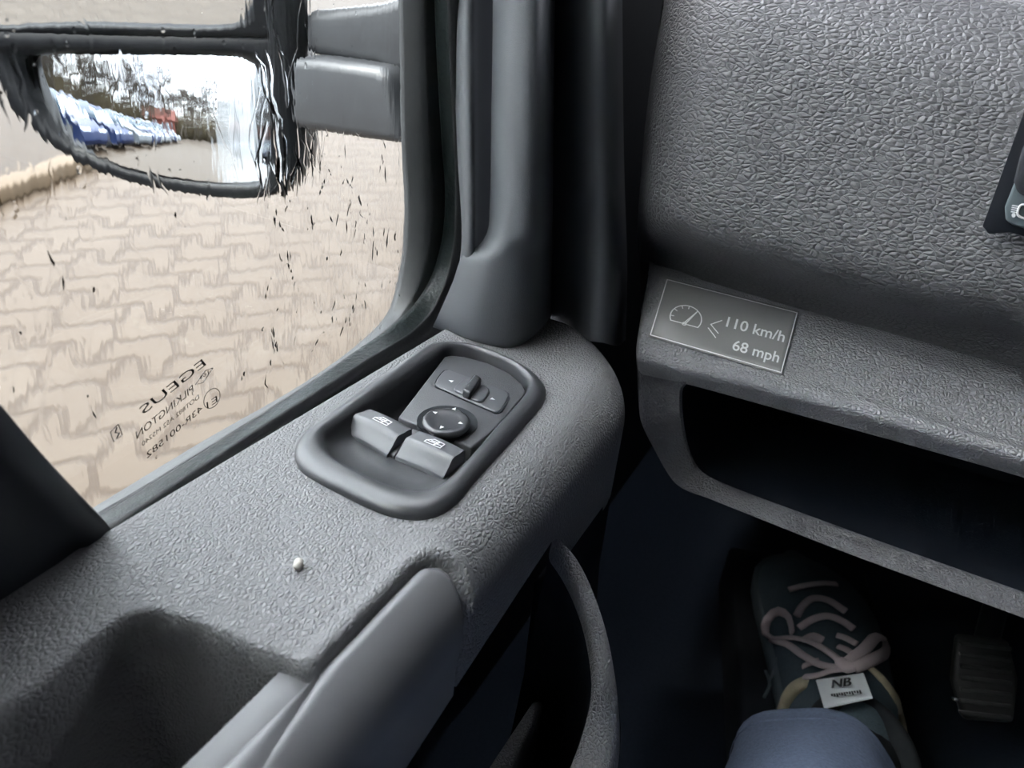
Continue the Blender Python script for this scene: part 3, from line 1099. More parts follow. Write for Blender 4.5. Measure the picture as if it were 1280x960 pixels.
ic.add([U(1267 + 2.6 * math.cos(a), 269 + 3 * math.sin(a), Y=.4249) for a in np.linspace(0, 2 * math.pi, 12)[:-1]], [tuple(range(11))])
lp = [(1283, 256), (1277, 256), (1274, 259), (1272, 268), (1275, 271), (1284, 274), (1294, 276)]
ic.tube(resample([U(a, b_, Y=.4249) for a, b_ in lp], 20), .0005, 6)
ic.build('headlamp_symbol', M['white'], hcp)

# ------------------------------------------------------------------ sticker
stk_px = [(834, 351), (996, 392.5), (976, 467), (813, 420)]
from mathutils.bvhtree import BVHTree
ledge = bpy.data.objects['ledge']
bvh = BVHTree.FromPolygons([v.co.copy() for v in ledge.data.vertices], [tuple(p.vertices) for p in ledge.data.polygons])


def on_ledge(px, py):
    r = ray(px, py).normalized()
    h, nrm, _, _ = bvh.ray_cast(CAM, r)
    return h


def bil(u, v):
    a0 = [stk_px[0][i] + (stk_px[1][i] - stk_px[0][i]) * u for i in (0, 1)]
    a1 = [stk_px[3][i] + (stk_px[2][i] - stk_px[3][i]) * u for i in (0, 1)]
    return a0[0] + (a1[0] - a0[0]) * v, a0[1] + (a1[1] - a0[1]) * v


TLp, TRp, BRp, BLp = [on_ledge(*p) for p in stk_px]
sn = (TRp - TLp).cross(TLp - BLp).normalized()
sn = sn if sn.y < 0 else -sn


def stp(u, v, lift=.0):
    return on_ledge(*bil(u, v)) + sn * lift


rows = [[stp(u, v, .0005) for u in np.linspace(-.012, 1.012, 25)] for v in np.linspace(-.03, 1.03, 13)]
o = MB().grid(rows).build('speed_sticker', plain('sticker_grey', (.245, .245, .245), .38), solid=.0006, off=1)
tag(o, 'grey speed limit sticker reading 110 km/h 68 mph on the dashboard ledge', 'sticker')
SWd, SHt = (TRp - TLp).length, (TLp - BLp).length
ul = MB()


def sbar(mb, p, q, w, lift=.0013):
    w = w * 1.2
    a, b_ = Vector((p[0] * SWd, p[1] * SHt)), Vector((q[0] * SWd, q[1] * SHt))
    t = (b_ - a).normalized()
    s = Vector((-t.y, t.x)) * w / 2
    P = [a - s - t * w / 2, b_ - s + t * w / 2, b_ + s + t * w / 2, a + s - t * w / 2]
    n_ = max(1, int((b_ - a).length / .006))
    Q = [P[0].lerp(P[1], i / n_) for i in range(n_ + 1)] + [P[3].lerp(P[2], i / n_) for i in range(n_ + 1)]
    mb.add([stp(k.x / SWd, k.y / SHt, lift) for k in Q], [(i, i + 1, n_ + 2 + i, n_ + 1 + i) for i in range(n_)])


W = .00055
for p, q in (((0, 0), (1, 0)), ((1, 0), (1, 1)), ((1, 1), (0, 1)), ((0, 1), (0, 0))):
    sbar(ul, p, q, W)
ul.build('sticker_border', M['white'], o)
gm = MB()
gc = (.215, .56)
gr = .0098


def gpt(a, r):
    return (gc[0] + math.cos(a) * r / SWd, gc[1] - math.sin(a) * r / SHt)


arc = [gpt(a, gr) for a in np.linspace(math.radians(-28), math.radians(208), 40)]
for p, q in zip(arc, arc[1:] + arc[:1]):
    sbar(gm, p, q, .0006)
for dg in (185, 150, 118, 90):
    sbar(gm, gpt(math.radians(dg), gr * .97), gpt(math.radians(dg), gr * .78), .0005)
hub = (gc[0] + .012, gc[1] + .27 * .98)
hub = ((arc[0][0] + arc[-1][0]) / 2, arc[0][1])
tip = gpt(math.radians(52), gr * .95)
for dx in (-.008, .008):
    sbar(gm, (hub[0] + dx, hub[1]), tip, .0006)
ringp = [(hub[0] + math.cos(a) * .0011 / SWd, hub[1] + math.sin(a) * .0011 / SHt) for a in np.linspace(0, 2 * math.pi, 13)]
for p, q in zip(ringp, ringp[1:]):
    sbar(gm, p, q, .0005)
sbar(gm, (.475, .44), (.405, .55), .0006)
sbar(gm, (.405, .55), (.475, .66), .0006)
sbar(gm, (.395, .62), (.465, .74), .0006)
gm.build('speedometer_symbol', M['white'], o)
exd, eyd = (TRp - TLp).normalized(), (TLp - BLp).normalized()
tx = MB()
for body_, u0, v0, w_ in (('110 km/h', .515, .515, .445), ('68 mph', .605, .86, .355)):
    vs_, fs_ = text_mesh(body_, Vector((u0 * SWd, -v0 * SHt, 0)), Vector((1, 0, 0)), Vector((0, 1, 0)), .0076, w_ * SWd, bold=.014)
    tx.add([stp(q.x / SWd, -q.y / SHt, .0013) for q in vs_], fs_)
tx.build('sticker_lettering', M['white'], o, smooth=False)

# ------------------------------------------------------------------ lettering etched on the glass
em = MB()
XT = XG + .0034
M['etch'] = plain('etched_print', (.05, .045, .045), .6)


def gl_text(body, p0, p1, hpx, shear=0.0):
    a, b_ = U(*p0, X=XT), U(*p1, X=XT)
    ex = b_ - a
    w = ex.length
    d = (a - CAM).dot(c_fwd)
    em.add(*text_mesh(body, a, ex, Vector((0, 0, 1)), hpx * d / F, w, shear=shear))


gl_text('EGEUS', (258, 456), (176, 521), 12.5, .25)
gl_text('PILKINGTON', (242, 489), (171, 549), 10)
gl_text('DOT882 AS2 M5240', (249, 498), (178, 558), 6)
gl_text('43R-001582', (253, 513), (184, 573), 8.5)
for cx, cy, rr in ((265, 500, 10.5),):
    c_ = U(cx, cy - 2, X=XT)
    d = (c_ - CAM).dot(c_fwd)
    em.tube([c_ + Vector((0, math.cos(a), math.sin(a))) * rr * 1.25 * d / F for a in np.linspace(0, 2 * math.pi, 33)], .00018, 6)
gl_text('E1', (272, 502), (259, 511), 9)
dm = [U(266, 460, X=XT), U(257, 463, X=XT), U(244, 481, X=XT), U(254, 478, X=XT), U(266, 460, X=XT)]
em.tube(dm, .00018, 6)
gl_text('169', (261, 467), (250, 475), 4.5)
gl_text('2', (197, 572), (194, 575), 4)
bxp = [(148, 530), (138, 540), (142, 552), (153, 544)]
em.tube([U(*p, X=XT) for p in bxp + bxp[:1]], .0002, 6)
em.tube([U(*p, X=XT) for p in ((146, 534), (144, 541), (149, 541), (146, 548))], .0003, 6)
em.build('etched_lettering', M['etch'], win, smooth=False)

# ------------------------------------------------------------------ exterior mirror
mir = empty('side_mirror', (-.52, .47, CAM.z - .2))
tag(mir, 'black two-glass side mirror with rain drops outside the door window', 'mirror')
MN = Vector((.279, -.95, .165)).normalized()
MP = U(185, 150, d=.66)
mu = Vector((0, 0, 1)).cross(MN).normalized()       # sideways in the mirror plane
mv = MN.cross(mu).normalized()


def set_plane(p, nrm):
    global MP, MN, mu, mv
    MP, MN = p, nrm.normalized()
    mu = Vector((0, 0, 1)).cross(MN).normalized()
    mv = MN.cross(mu).normalized()


def m2(px, py):
    p = Upl(px, py, MP, MN) - MP
    return (p.dot(mu), p.dot(mv))


def m3(q, h=0.0):
    return MP + mu * q[0] + mv * q[1] + MN * h


def m2s(pxs, n=120, smooth=True):
    return [(p.x, p.y) for p in resample([Vector((*m2(*p), 0)) for p in pxs], n, closed=True, smooth=smooth)]


low_gl = [(22, 76), (24, 70), (32, 67), (60, 67), (150, 69), (290, 71), (306, 74), (320, 86), (330, 106), (334, 150), (335, 200), (334, 219), (327, 228), (310, 230), (272, 228), (234, 223), (195, 216), (156, 206), (128, 196), (103, 184), (80, 166), (60, 144), (38, 112)]
low_out = [(-46, 40), (-20, 38), (150, 42), (330, 45), (366, 44), (372, 60), (376, 120), (376, 180), (371, 215), (356, 237), (328, 247), (281, 247), (234, 241), (175, 230), (131, 216), (87, 194), (31, 150), (0, 112), (-34, 60)]
up_gl = [(-90, 24), (100, 28), (285, 31), (300, 27), (306, 14), (306, -60), (300, -200), (280, -240), (-90, -250), (-110, -200), (-106, 0)]
up_out = [(-130, 38), (-46, 41), (150, 43), (330, 45), (366, 44), (368, 0), (362, -100), (345, -260), (320, -290), (-110, -300), (-150, -200), (-145, -20)]
M['mblack'] = plain('mirror_housing_black', (.0032, .0035, .0042), .4, spec=.08, bump=.2, bscale=250)
M['mgrey'] = plain('mirror_arm_grey', (0.0271, 0.0287, 0.0313), .42, noise=.2, nscale=80, bump=.3, bscale=300)
M['mirror'] = plain('mirror_glass', (.70, .72, .73), .0, metal=1.0)


def mirror_part(gl_px, out_px, curv, nm, recess):
    G, O = m2s(gl_px), m2s(out_px, 160, True)
    cx = sum(p[0] for p in G) / len(G)
    cy = sum(p[1] for p in G) / len(G)
    n_ = 120
    g_, o_ = polar(G, (cx, cy), n_), polar(O, (cx, cy), n_)

    def mixr(k, h):
        return [m3((a[0] + (b_[0] - a[0]) * k, a[1] + (b_[1] - a[1]) * k), h) for a, b_ in zip(g_, o_)]

    def sag(q):
        r2 = (q[0] - cx) ** 2 + (q[1] - cy) ** 2
        return (math.sqrt(curv * curv - r2) - curv + .007) if curv else 0.0
    rows = [mixr(-.03, recess - .002), mixr(0.0, recess + .001), mixr(.14, .004), mixr(.35, .008), mixr(.6, .006), mixr(.85, .007), mixr(.97, .003), mixr(1.0, -.005), mixr(1.0, -.02)]
    rows += [[p - (p - m3((cx, cy), -.02)) * .12 + MN * -.05 for p in rows[-1]]]
    rows += [[p - (p - m3((cx, cy), -.07)) * .35 + MN * -.02 for p in rows[-1]]]
    hs = MB().grid(rows, cv=True, cap1=True).build('housing', M['mblack'], mir, sharp=None)
    rr = []
    for k in np.linspace(1.0, .02, 22):
        rr.append([m3((cx + (a[0] - cx) * k, cy + (a[1] - cy) * k), recess + sag((cx + (a[0] - cx) * k, cy + (a[1] - cy) * k)) + (0.004 if curv else 0)) for a in g_])
    MB().grid(rr, cv=True, cap1=True).build(nm, M['mirror'], mir, sharp=None)


mirror_part(low_gl, low_out, .42, 'wide_angle_glass', -.004)
set_plane(Upl(185, 42, MP, MN), Vector((.28, -.95, -.06)))
mirror_part(up_gl, up_out, 0, 'main_glass', -.004)
# two arms to the door
arm_lo = [(360, 72), (395, 73), (470, 84), (483, 92), (494, 140), (503, 182), (440, 173), (380, 163), (360, 160)]
MB().prism([U(a, b_, Y=.465) for a, b_ in arm_lo], (0, .05, 0)).build('lower_arm', M['mgrey'], mir, bevel=.008, seg=4)
arm_up = [(376, 14), (420, 10), (470, 4), (520, -10), (545, -10), (548, 96), (490, 92), (470, 82), (395, 70), (378, 66)]
MB().prism([U(a, b_, Y=.485) for a, b_ in arm_up], (0, .05, 0)).build('upper_arm', M['mgrey'], mir, bevel=.008, seg=4)
pv = U(352, 60, Y=.475)
MB().tube([U(356, -260, Y=.485), U(360, -40, Y=.485), U(362, 175, Y=.485)], .014, 16).build('pivot', M['mblack'], mir)

# ------------------------------------------------------------------ rain on the outside of the glass
mt, n, l, b = nt('rain_water')
n.remove(b)
rf = n.new('ShaderNodeBsdfGlass')
rf.inputs['IOR'].default_value = 1.2
rf.inputs['Roughness'].default_value = 0.0
l.new(rf.outputs[0], n['Material Output'].inputs['Surface'])
M['water'] = mt
rnd = random.Random(21)
rain = MB()
XW = XG - .0010
corner = [(p.y, p.z) for p in gp]


def on_glass(px, py):
    return U(px, py, X=XW)


def drop(c, ry, rz, h):
    rows = []
    for q in (1.0, .85, .6, .3, .05):
        rows.append([c + Vector((-h * (1 - q * q), math.cos(k * math.pi / 6) * ry * q, math.sin(k * math.pi / 6) * rz * q)) for k in range(12)])
    rain.grid(rows, cv=True, cap0=True, cap1=True)


def rivulet(px, py, length, w, wig=1.0, fat=.05):
    p = on_glass(px, py)
    pts = [p.copy()]
    steps = max(4, int(length / .004))
    dy = 0.0
    for i in range(steps):
        dy = dy * .6 + rnd.gauss(0, .0009) * wig
        p = p + Vector((0, dy, -length / steps))
        pts.append(p.copy())
    R = [w * (.55 + .45 * abs(math.sin(i * 1.3 + px))) * (0.5 if i == 0 else 1) for i in range(len(pts))]
    R[-1], R[-2], R[0] = w * .25, w * 1.1, w * .15
    rows = []
    for q, r in zip(pts, R):
        rows.append([q + Vector((-r * fat * (1 - k * k), r * k, 0)) for k in (-1, -.7, -.35, 0, .35, .7, 1)])
    rain.grid(rows, cv=True, cap0=True, cap1=True)


for px, py, ln, w in ((330, 60, .06, .0014), (343, 0, .045, .0011), (325, 78, .03, .0012), (338, 118, .05, .0016), (333, 150, .03, .0013), (352, 165, .03, .001), (372, 150, .03, .001), (392, 165, .022, .0008), (150, 62, .012, .0012)):
    rivulet(px, py, ln, w * 1.3, 1.0, .10)
for i in range(55):
    rivulet(rnd.uniform(-20, 500), rnd.uniform(-30, 520), rnd.uniform(.01, .06), rnd.uniform(.0005, .0013), 1.2, rnd.choice((.03, .05, .065)))
for i in range(230):
    rivulet(rnd.uniform(330, 500), rnd.uniform(150, 430), rnd.uniform(.006, .03), rnd.uniform(.0004, .0010), 1.4, rnd.choice((.04, .06, .085)))
for i in range(300):
    c_ = on_glass(rnd.uniform(-20, 520), rnd.uniform(-30, 580))
    r = rnd.choice((.0004, .0005, .0007, .001))
    drop(c_, r, r * rnd.uniform(1, 1.8), r * rnd.choice((.04, .06, .08, .10)))
o = rain.build('rain_drops', M['water'], sharp=60)
tag(o, 'clear rain drops and trickles running down the outside of the door window', 'rain', kind='stuff')

# thin uneven film of water between the trickles
mt, n, l, b = nt('rain_film')
n.remove(b)
rf = n.new('ShaderNodeBsdfGlass')
rf.inputs['IOR'].default_value = 1.33
rf.inputs['Roughness'].default_value = 0.0
tc = n.new('ShaderNodeTexCoord')
mp = n.new('ShaderNodeMapping')
mp.inputs['Scale'].default_value = (1, 1, .22)
l.new(tc.outputs['Object'], mp.inputs['Vector'])
ns = n.new('ShaderNodeTexNoise')
ns.inputs['Scale'].default_value = 62
ns.inputs['Detail'].default_value = 3
l.new(mp.outputs['Vector'], ns.inputs['Vector'])
bp = n.new('ShaderNodeBump')
bp.inputs['Strength'].default_value = 1.0
bp.inputs['Distance'].default_value = .0006
l.new(ns.outputs['Fac'], bp.inputs['Height'])
l.new(bp.outputs['Normal'], rf.inputs['Normal'])
l.new(rf.outputs[0], n['Material Output'].inputs['Surface'])
M['film'] = mt
film = [Vector((XG - .0009, p.y, p.z)) for p in poly]
o = MB().prism(film, (.0006, 0, 0)).build('rain_film', M['film'], smooth=False)
tag(o, 'thin wavy film of rain water over the whole door window', 'rain', kind='stuff')

# ------------------------------------------------------------------ driver's left leg, jeans and sneaker
FW = Vector((-.30, .954, 0)).normalized()
SD = Vector((FW.y, -FW.x, 0))
HEEL = Vector((.1145, .429, CAM.z - .595))


def foot(u, s, h):
    return HEEL + FW * u + SD * s + Vector((0, 0, h))


def rel(x, y, z):
    return Vector((x, y, CAM.z + z))


M['skin'] = plain('skin', (.55, .36, .27), .5)
M['denim'] = plain('blue_denim', (0.1408, 0.1792, 0.2669), .85, noise=.35, nscale=420, bump=1.0, bscale=1200)
M['shoe'] = plain('shoe_dark_mesh', (0.0742, 0.1077, 0.1290), .8, noise=.35, nscale=500, bump=1.0, bscale=1000)
M['suede'] = plain('shoe_dark_suede', (0.0171, 0.0206, 0.0243), .9, noise=.3, nscale=200)
M['lace'] = plain('shoe_lace_pink_grey', (0.6175, 0.5225, 0.5344), .85, bump=.8, bscale=1500)
M['cream'] = plain('cream_lining', (0.4960, 0.4400, 0.3040), .9, noise=.25, nscale=120)
M['sole'] = plain('sole_rubber', (0.1120, 0.1440, 0.1600), .7)

hip, knee, ankle = rel(.16, -.30, -.36), rel(.055, .10, -.375), foot(.055, -.008, .050)
path = resample([hip, hip.lerp(knee, .5), knee + Vector((0, -.03, .012)), knee + Vector((0, .045, -.02)), rel(.061, .28, -.448), rel(.066, .42, -.503), ankle, foot(.11, -.004, .034), foot(.19, 0, .028), foot(.27, -.004, .022), foot(.30, -.006, .020)], 60)
rad = []
for i in range(60):
    t = i / 59
    rad.append(float(np.interp(t, [0, .3, .48, .55, .68, .84, .88, .94, 1], [.085, .075, .058, .050, .041, .030, .027, .022, .010])))
body = MB().tube(path, rad, 20).build('person', M['skin'], sharp=None)
tag(body, 'person in blue jeans and a dark sneaker, left foot resting in the footwell', 'person')
# jeans: a cloth tube around the leg ending in a hem above the shoe
hem_c, hem_ax = rel(.064, .428, -.512), (rel(.064, .428, -.512) - rel(.063, .30, -.452)).normalized()
jp = resample([hip, hip.lerp(knee, .5), knee + Vector((0, -.03, .012)), knee + Vector((0, .045, -.018)), rel(.064, .28, -.445), hem_c], 70)
rows = []
rj = random.Random(8)
up_ = Vector((1, 0, 0))
for i, p in enumerate(jp):
    t = (jp[min(i + 1, 69)] - jp[max(i - 1, 0)]).normalized()
    a = (up_ - t * up_.dot(t)).normalized()
    b_ = t.cross(a)
    w = i / 69
    r0 = float(np.interp(w, [0, .35, .5, .7, 1], [.098, .085, .073, .064, .056]))
    row = []
    for k in range(40):
        th = 2 * math.pi * k / 40
        fold = .0022 * math.sin(5 * th + 9 * w) * math.sin(40 * w) + .0016 * math.sin(3 * th - 14 * w)
        row.append(p + (a * math.cos(th) * 1.02 + b_ * math.sin(th) * .95) * (r0 + fold))
    rows.append(row)
n0 = rows[-1]
cc = sum(n0, Vector()) / 40
rows.append([p + (p - cc) * .012 + hem_ax * .001 for p in n0])
rows.append([cc + (p - cc) * .95 + hem_ax * .0015 for p in n0])
rows.append([cc + (p - cc) * .93 - hem_ax * .03 for p in n0])
jeans = MB().grid(rows, cv=True).build('jeans', M['denim'], body, sharp=None)
hemb = []
for dz, k in ((-.0155, 1.008), (-.0165, 1.02), (-.0185, 1.02), (-.0195, 1.008)):
    hemb.append([cc + (p - cc) * k + hem_ax * dz * 1.0 for p in n0])
MB().grid(hemb, cv=True).build('hem_seam', M['denim'], jeans, sharp=None)

sec = [(-.004, .018, .045), (0, .028, .062), (.012, .036, .078), (.03, .040, .086), (.06, .042, .088), (.09, .0435, .090), (.115, .045, .088), (.14, .047, .080), (.17, .050, .070), (.21, .0545, .060), (.25, .0570, .052), (.28, .055, .045), (.305, .046, .038), (.322, .032, .030), (.332, .014, .022)]


def fbend(u):
    return .006 * math.sin(min(max((u - .05) / .28, 0), 1) * math.pi) - .010 * max(0, (u - .2) / .13) ** 2 - .014 * max(0, 1 - u / .14)


def top_h(u):
    return float(np.interp(u, [q[0] for q in sec], [q[2] for q in sec]))


rows = []
us = np.linspace(-.004, .332, 60)
for u in us:
    hw = float(np.interp(u, [q[0] for q in sec], [q[1] for q in sec]))
    h = top_h(u)
    bend = fbend(u)
    row = []
    for k in range(32):
        th = 2 * math.pi * k / 32
        cs, sn_ = math.cos(th), math.sin(th)
        x = hw * math.copysign(abs(cs) ** .75, cs)
        z = .016 + (h - .016) * (abs(sn_) ** .85) if sn_ > 0 else .016 - .014 * abs(sn_) ** .3
        x *= (1 - .30 * max(0, sn_) ** 2)
        row.append(foot(u, x + bend, z))
    rows.append(row)
shoe = MB().grid(rows, cv=True, cap0=True, cap1=True).build('sneaker', M['shoe'], body, sharp=None)
rows = []
for h, k in ((-.0005, .96), (.002, 1.04), (.012, 1.06), (.019, 1.04), (.021, .98)):
    row = []
    for i in range(60):
        a = 2 * math.pi * i / 60
        u = .164 + .172 * math.cos(a) * 1.02
        hw = float(np.interp(u, [q[0] for q in sec], [q[1] for q in sec]))
        s_ = hw * (1 if math.sin(a) > 0 else -1) * min(1, abs(math.sin(a)) * 2.2) ** .8
        bend = fbend(u)
        row.append(foot(.164 + (u - .164) * k, s_ * k + bend, h))
    rows.append(row)
MB().grid(rows, cv=True, cap0=True, cap1=True).build('sole', M['sole'], shoe, sharp=None)
# dark sock between hem and shoe
ka = min(range(60), key=lambda i: (path[i] - rel(.064, .38, -.486)).length)
kb = min(range(60), key=lambda i: (path[i] - foot(.075, -.006, .046)).length)
spth = path[ka:kb]
MB().tube(spth, [rad[i] + .004 for i in range(ka, kb)], 24).build('sock', plain('dark_sock', (.012, .015, .02), .9, bump=.6, bscale=900), body, sharp=None)
# dark padded collar around the ankle
rows = []
for k in range(36):
    a = 2 * math.pi * k / 36
    c_ = foot(.052 + .042 * math.cos(a), .034 * math.sin(a) - .008, .078 + .003 * math.cos(a) - .004 * abs(math.sin(a)))
    o_ = foot(.052 + .060 * math.cos(a), .050 * math.sin(a) - .008, .078 + .003 * math.cos(a)) - c_
    o_.normalize()
    rows.append([c_ + (o_ * math.cos(b) + Vector((0, 0, 1)) * math.sin(b) * 1.4) * .0085 for b in np.linspace(0, 2 * math.pi, 13)[:-1]])
MB().grid(rows, cu=True, cv=True).build('collar', M['suede'], shoe, sharp=None)


def onshoe(px, py, lift=.003):
    """point of the upper of the shoe under a photo point: march along the sight line"""
    r = ray(px, py)
    lo = .5
    for i in range(900):
        t = lo + i * .0006
        p = CAM + r * t
        d = p - HEEL
        u, s_, h = d.dot(FW), d.dot(SD), d.z
        bend = fbend(u)
        hw = float(np.interp(u, [q[0] for q in sec], [q[1] for q in sec]))
        q = min(1, abs(s_ - bend) / hw)
        if 0 <= u <= .34 and h <= .016 + (top_h(u) - .016) * max(0, 1 - q ** 2.2) ** .7 + lift:
            return p
    return CAM + r * .72


def lace(pxs, name='lace', w=.0036, lift=.004, flat=.45):
    pts = resample([onshoe(a, b, lift) for a, b in pxs], 22)
    return MB().tube(pts, w, 8, flat, up=(0, 0, 1)).build(name, M['lace'], shoe, sharp=None)


for pxs in ([(986, 737), (1005, 732), (1030, 729), (1046, 730)], [(996, 770), (1003, 758), (1016, 748), (1034, 750), (1057, 764)], [(999, 785), (1014, 775), (1034, 770), (1052, 776), (1067, 786)],
            [(1046, 794), (1056, 797), (1071, 805)], [(1003, 800), (1015, 795), (1028, 800)], [(1048, 808), (1058, 812), (1070, 820)], [(1004, 833), (1012, 829), (1022, 826)]):
    lace(pxs)
for pxs, w in (([(1057, 832), (1040, 818), (1015, 803), (990, 797), (962, 797), (956, 790), (962, 770), (974, 764), (986, 772), (990, 790)], .0042),
               ([(1057, 834), (1030, 832), (1005, 820), (985, 806), (965, 800)], .0042),
               ([(1060, 828), (1080, 812), (1096, 796), (1106, 800), (1108, 812), (1092, 824), (1068, 834)], .0050),
               ([(1055, 836), (1040, 838), (1022, 844), (1006, 846)], .0034)):
    lace(pxs, 'lace_bow', w, .012, .5)
lace([(1052, 828), (1058, 834), (1066, 832)], 'lace_knot', .006, .013, .8)
# pale edging of the collar at the right and cream padding at the left
pts = resample([onshoe(a, b, .003) for a, b in ((1084, 832), (1100, 846), (1114, 866), (1124, 890), (1130, 915), (1128, 950))], 24)
MB().tube(pts, [.0030 + .004 * math.sin(math.pi * i / 23) for i in range(24)], 8, .5, up=(0, 0, 1)).build('collar_edging', M['cream'], shoe, sharp=None)
pts = resample([onshoe(a, b, .003) for a, b in ((1012, 852), (1000, 858), (990, 868), (984, 880), (974, 896))], 20)
MB().tube(pts, [.004 + .010 * math.sin(math.pi * (i + 2) / 23) ** .7 for i in range(20)], 10, .5, up=(0, 0, 1)).build('collar_padding', M['cream'], shoe, sharp=None)
# white tab on the tongue with its printed mark
tb = [onshoe(1020, 851, .012), onshoe(1080, 842, .012), onshoe(1091, 872, .020), onshoe(1030, 885, .034)]
tnrm = (tb[1] - tb[0]).cross(tb[0] - tb[3]).normalized()
tnrm = tnrm if tnrm.z > 0 else -tnrm
tab = MB().prism([p + tnrm * .001 for p in tb], -tnrm * .002).build('tongue_tab', plain('tab_white', (0.8680, 0.9240, 0.9520), .7), shoe, bevel=.0006)
ink = MB()
tex_, tey_ = (tb[1] - tb[0]).normalized(), (tb[0] - tb[3]).normalized()
tw, th_ = (tb[1] - tb[0]).length, (tb[0] - tb[3]).length
for dx_ in (-.0004, 0, .0004):
    ink.add(*text_mesh('NB', tb[0] + tex_ * (tw * .28 + dx_) - tey_ * th_ * .42 + tnrm * .0014, tex_, tey_, th_ * .30, tw * .42, shear=.35))
for i in range(12):
    x = tw * (.22 + .05 * i)
    q = tb[0] + tex_ * x - tey_ * th_ * .62 + tnrm * .0014
    ink.add([q, q + tex_ * tw * .035, q + tex_ * tw * .035 - tey_ * th_ * (.07 + .03 * (i % 3)), q - tey_ * th_ * (.07 + .03 * (i % 3))], [(0, 1, 2, 3)])
ink.build('tab_print', plain('tab_ink', (.03, .035, .045), .7), tab, smooth=False)
# side stripes of the shoe
for pxs in ([(957, 838), (962, 855), (955, 872)], [(972, 822), (968, 838), (962, 850)]):
    pts = resample([onshoe(a, b, .001) for a, b in pxs], 10)
    MB().tube(pts, .0016, 6, .5, up=(0, 0, 1)).build('side_stripe', M['sole'], shoe, sharp=None)

# footrest under the foot
fr_ = MB()
c0 = HEEL + FW * .16
fr_.prism([foot(-.06, -.075, -.001), foot(-.06, .075, -.001), foot(.36, .075, -.001), foot(.36, -.075, -.001)], (0, 0, -.064))
fo_o = fr_.build('footrest', M['gap'], bevel=.006)
tag(fo_o, 'black footrest on the floor under the dark sneaker', 'footrest')

# clutch pedal
ped = empty('clutch_pedal', rel(.185, .60, -.52))
tag(ped, 'black ribbed clutch pedal in the footwell beside the sneaker', 'pedal')
pts = [(1196, 792), (1262, 800), (1274, 850), (1268, 905), (1205, 900), (1190, 850)]
pn = Vector((.05, -.75, .66)).normalized()
pc = U(1232, 848, d=.645)
pp = [Upl(a, b, pc, pn) for a, b in pts]
MB().prism(pp, -pn * .012).build('pedal_pad', plain('pedal_rubber', (0.0200, 0.0208, 0.0200), .6, bump=.4, bscale=400), ped, bevel=.004)
rb = MB()
for i in range(7):
    y0 = 800 + i * 14.5
    q = [Upl(1200 - 2 * abs(i - 3) * .5, y0, pc, pn), Upl(1264, y0 + 8, pc, pn), Upl(1264, y0 + 14, pc, pn), Upl(1200, y0 + 6, pc, pn)]
    rb.prism([k + pn * .003 for k in q], -pn * .004)
rb.build('pedal_ribs', plain('pedal_rib_rubber', (0.0280, 0.0288, 0.0280), .5, bump=.4, bscale=400), ped, bevel=.001)
pa = pc - pn * .012
MB().tube(resample([pa, pa + Vector((0, .05, .02)), pa + Vector((.01, .14, .16)), pa + Vector((.015, .17, .34))], 14), .010, 10).build('pedal_arm', M['black'], ped)
MB().lathe(Upl(1194, 874, pc, pn), tuple(pn), [(.0001, .004), (.0016, .0036), (.0022, .002), (.0022, -.004)], 12).build('pedal_glint', plain('bright_metal', (.8, .8, .8), .2, metal=1.0), ped)  # metal dot added for the small glint on the pedal

# ------------------------------------------------------------------ parked cars, trees and house behind the van (seen in the mirror)
def car_meshes(col, tall=1.0, ln=4.3):
    """car nose along +x, standing at the origin"""
    hl = ln / 2
    side = [(-hl, .35), (-hl + .02, .62), (-hl + .08, .86), (-hl + .75, .92), (hl - 1.25, .92), (hl - .25, .78), (hl - .03, .62), (hl, .38), (hl - .1, .24), (-hl + .1, .24)]
    cab = [(-hl + .12, .88), (-hl + .45, 1.30 * tall), (-hl + 1.0, 1.45 * tall), (hl - 2.0, 1.44 * tall), (hl - 1.05, .90), (hl - 1.2, .86), (-hl + .3, .86)]
    rows = []
    for y, k in ((-.86, .90), (-.89, .985), (-.80, 1.0), (0, 1.02), (.80, 1.0), (.89, .985), (.86, .90)):
        rows.append([Vector((x * (1 if abs(y) < .85 else .985), y, .24 + (z - .24) * k)) for x, z in side])
    b1 = MB().grid(rows, cv=True, cap0=True, cap1=True)
    roof = []
    for y in (-.60, -.56, 0, .56, .60):
        roof.append([Vector((x, y * (1.0 if z > 1.2 else 1.3), z)) for x, z in [(-hl + .52, 1.31 * tall), (-hl + 1.0, 1.455 * tall), (hl - 2.0, 1.45 * tall), (hl - 1.86, 1.36 * tall), (-hl + .7, 1.30 * tall)]])
    b1.grid(roof, cv=True, cap0=True, cap1=True)
    rows = []
    for y, t_ in ((-.80, 0), (-.62, 1), (.62, 1), (.80, 0)):
        rows.append([Vector((x, y if t_ == 1 or z < 1.0 else y * .8, z * .995)) for x, z in cab])
    b2 = MB().grid(rows, cv=True, cap0=True, cap1=True)
    return b1, b2


M['tyre'] = plain('tyre_rubber', (.02, .02, .022), .8)
M['carglass'] = plain('car_glass', (.05, .07, .09), .05, spec=.8)


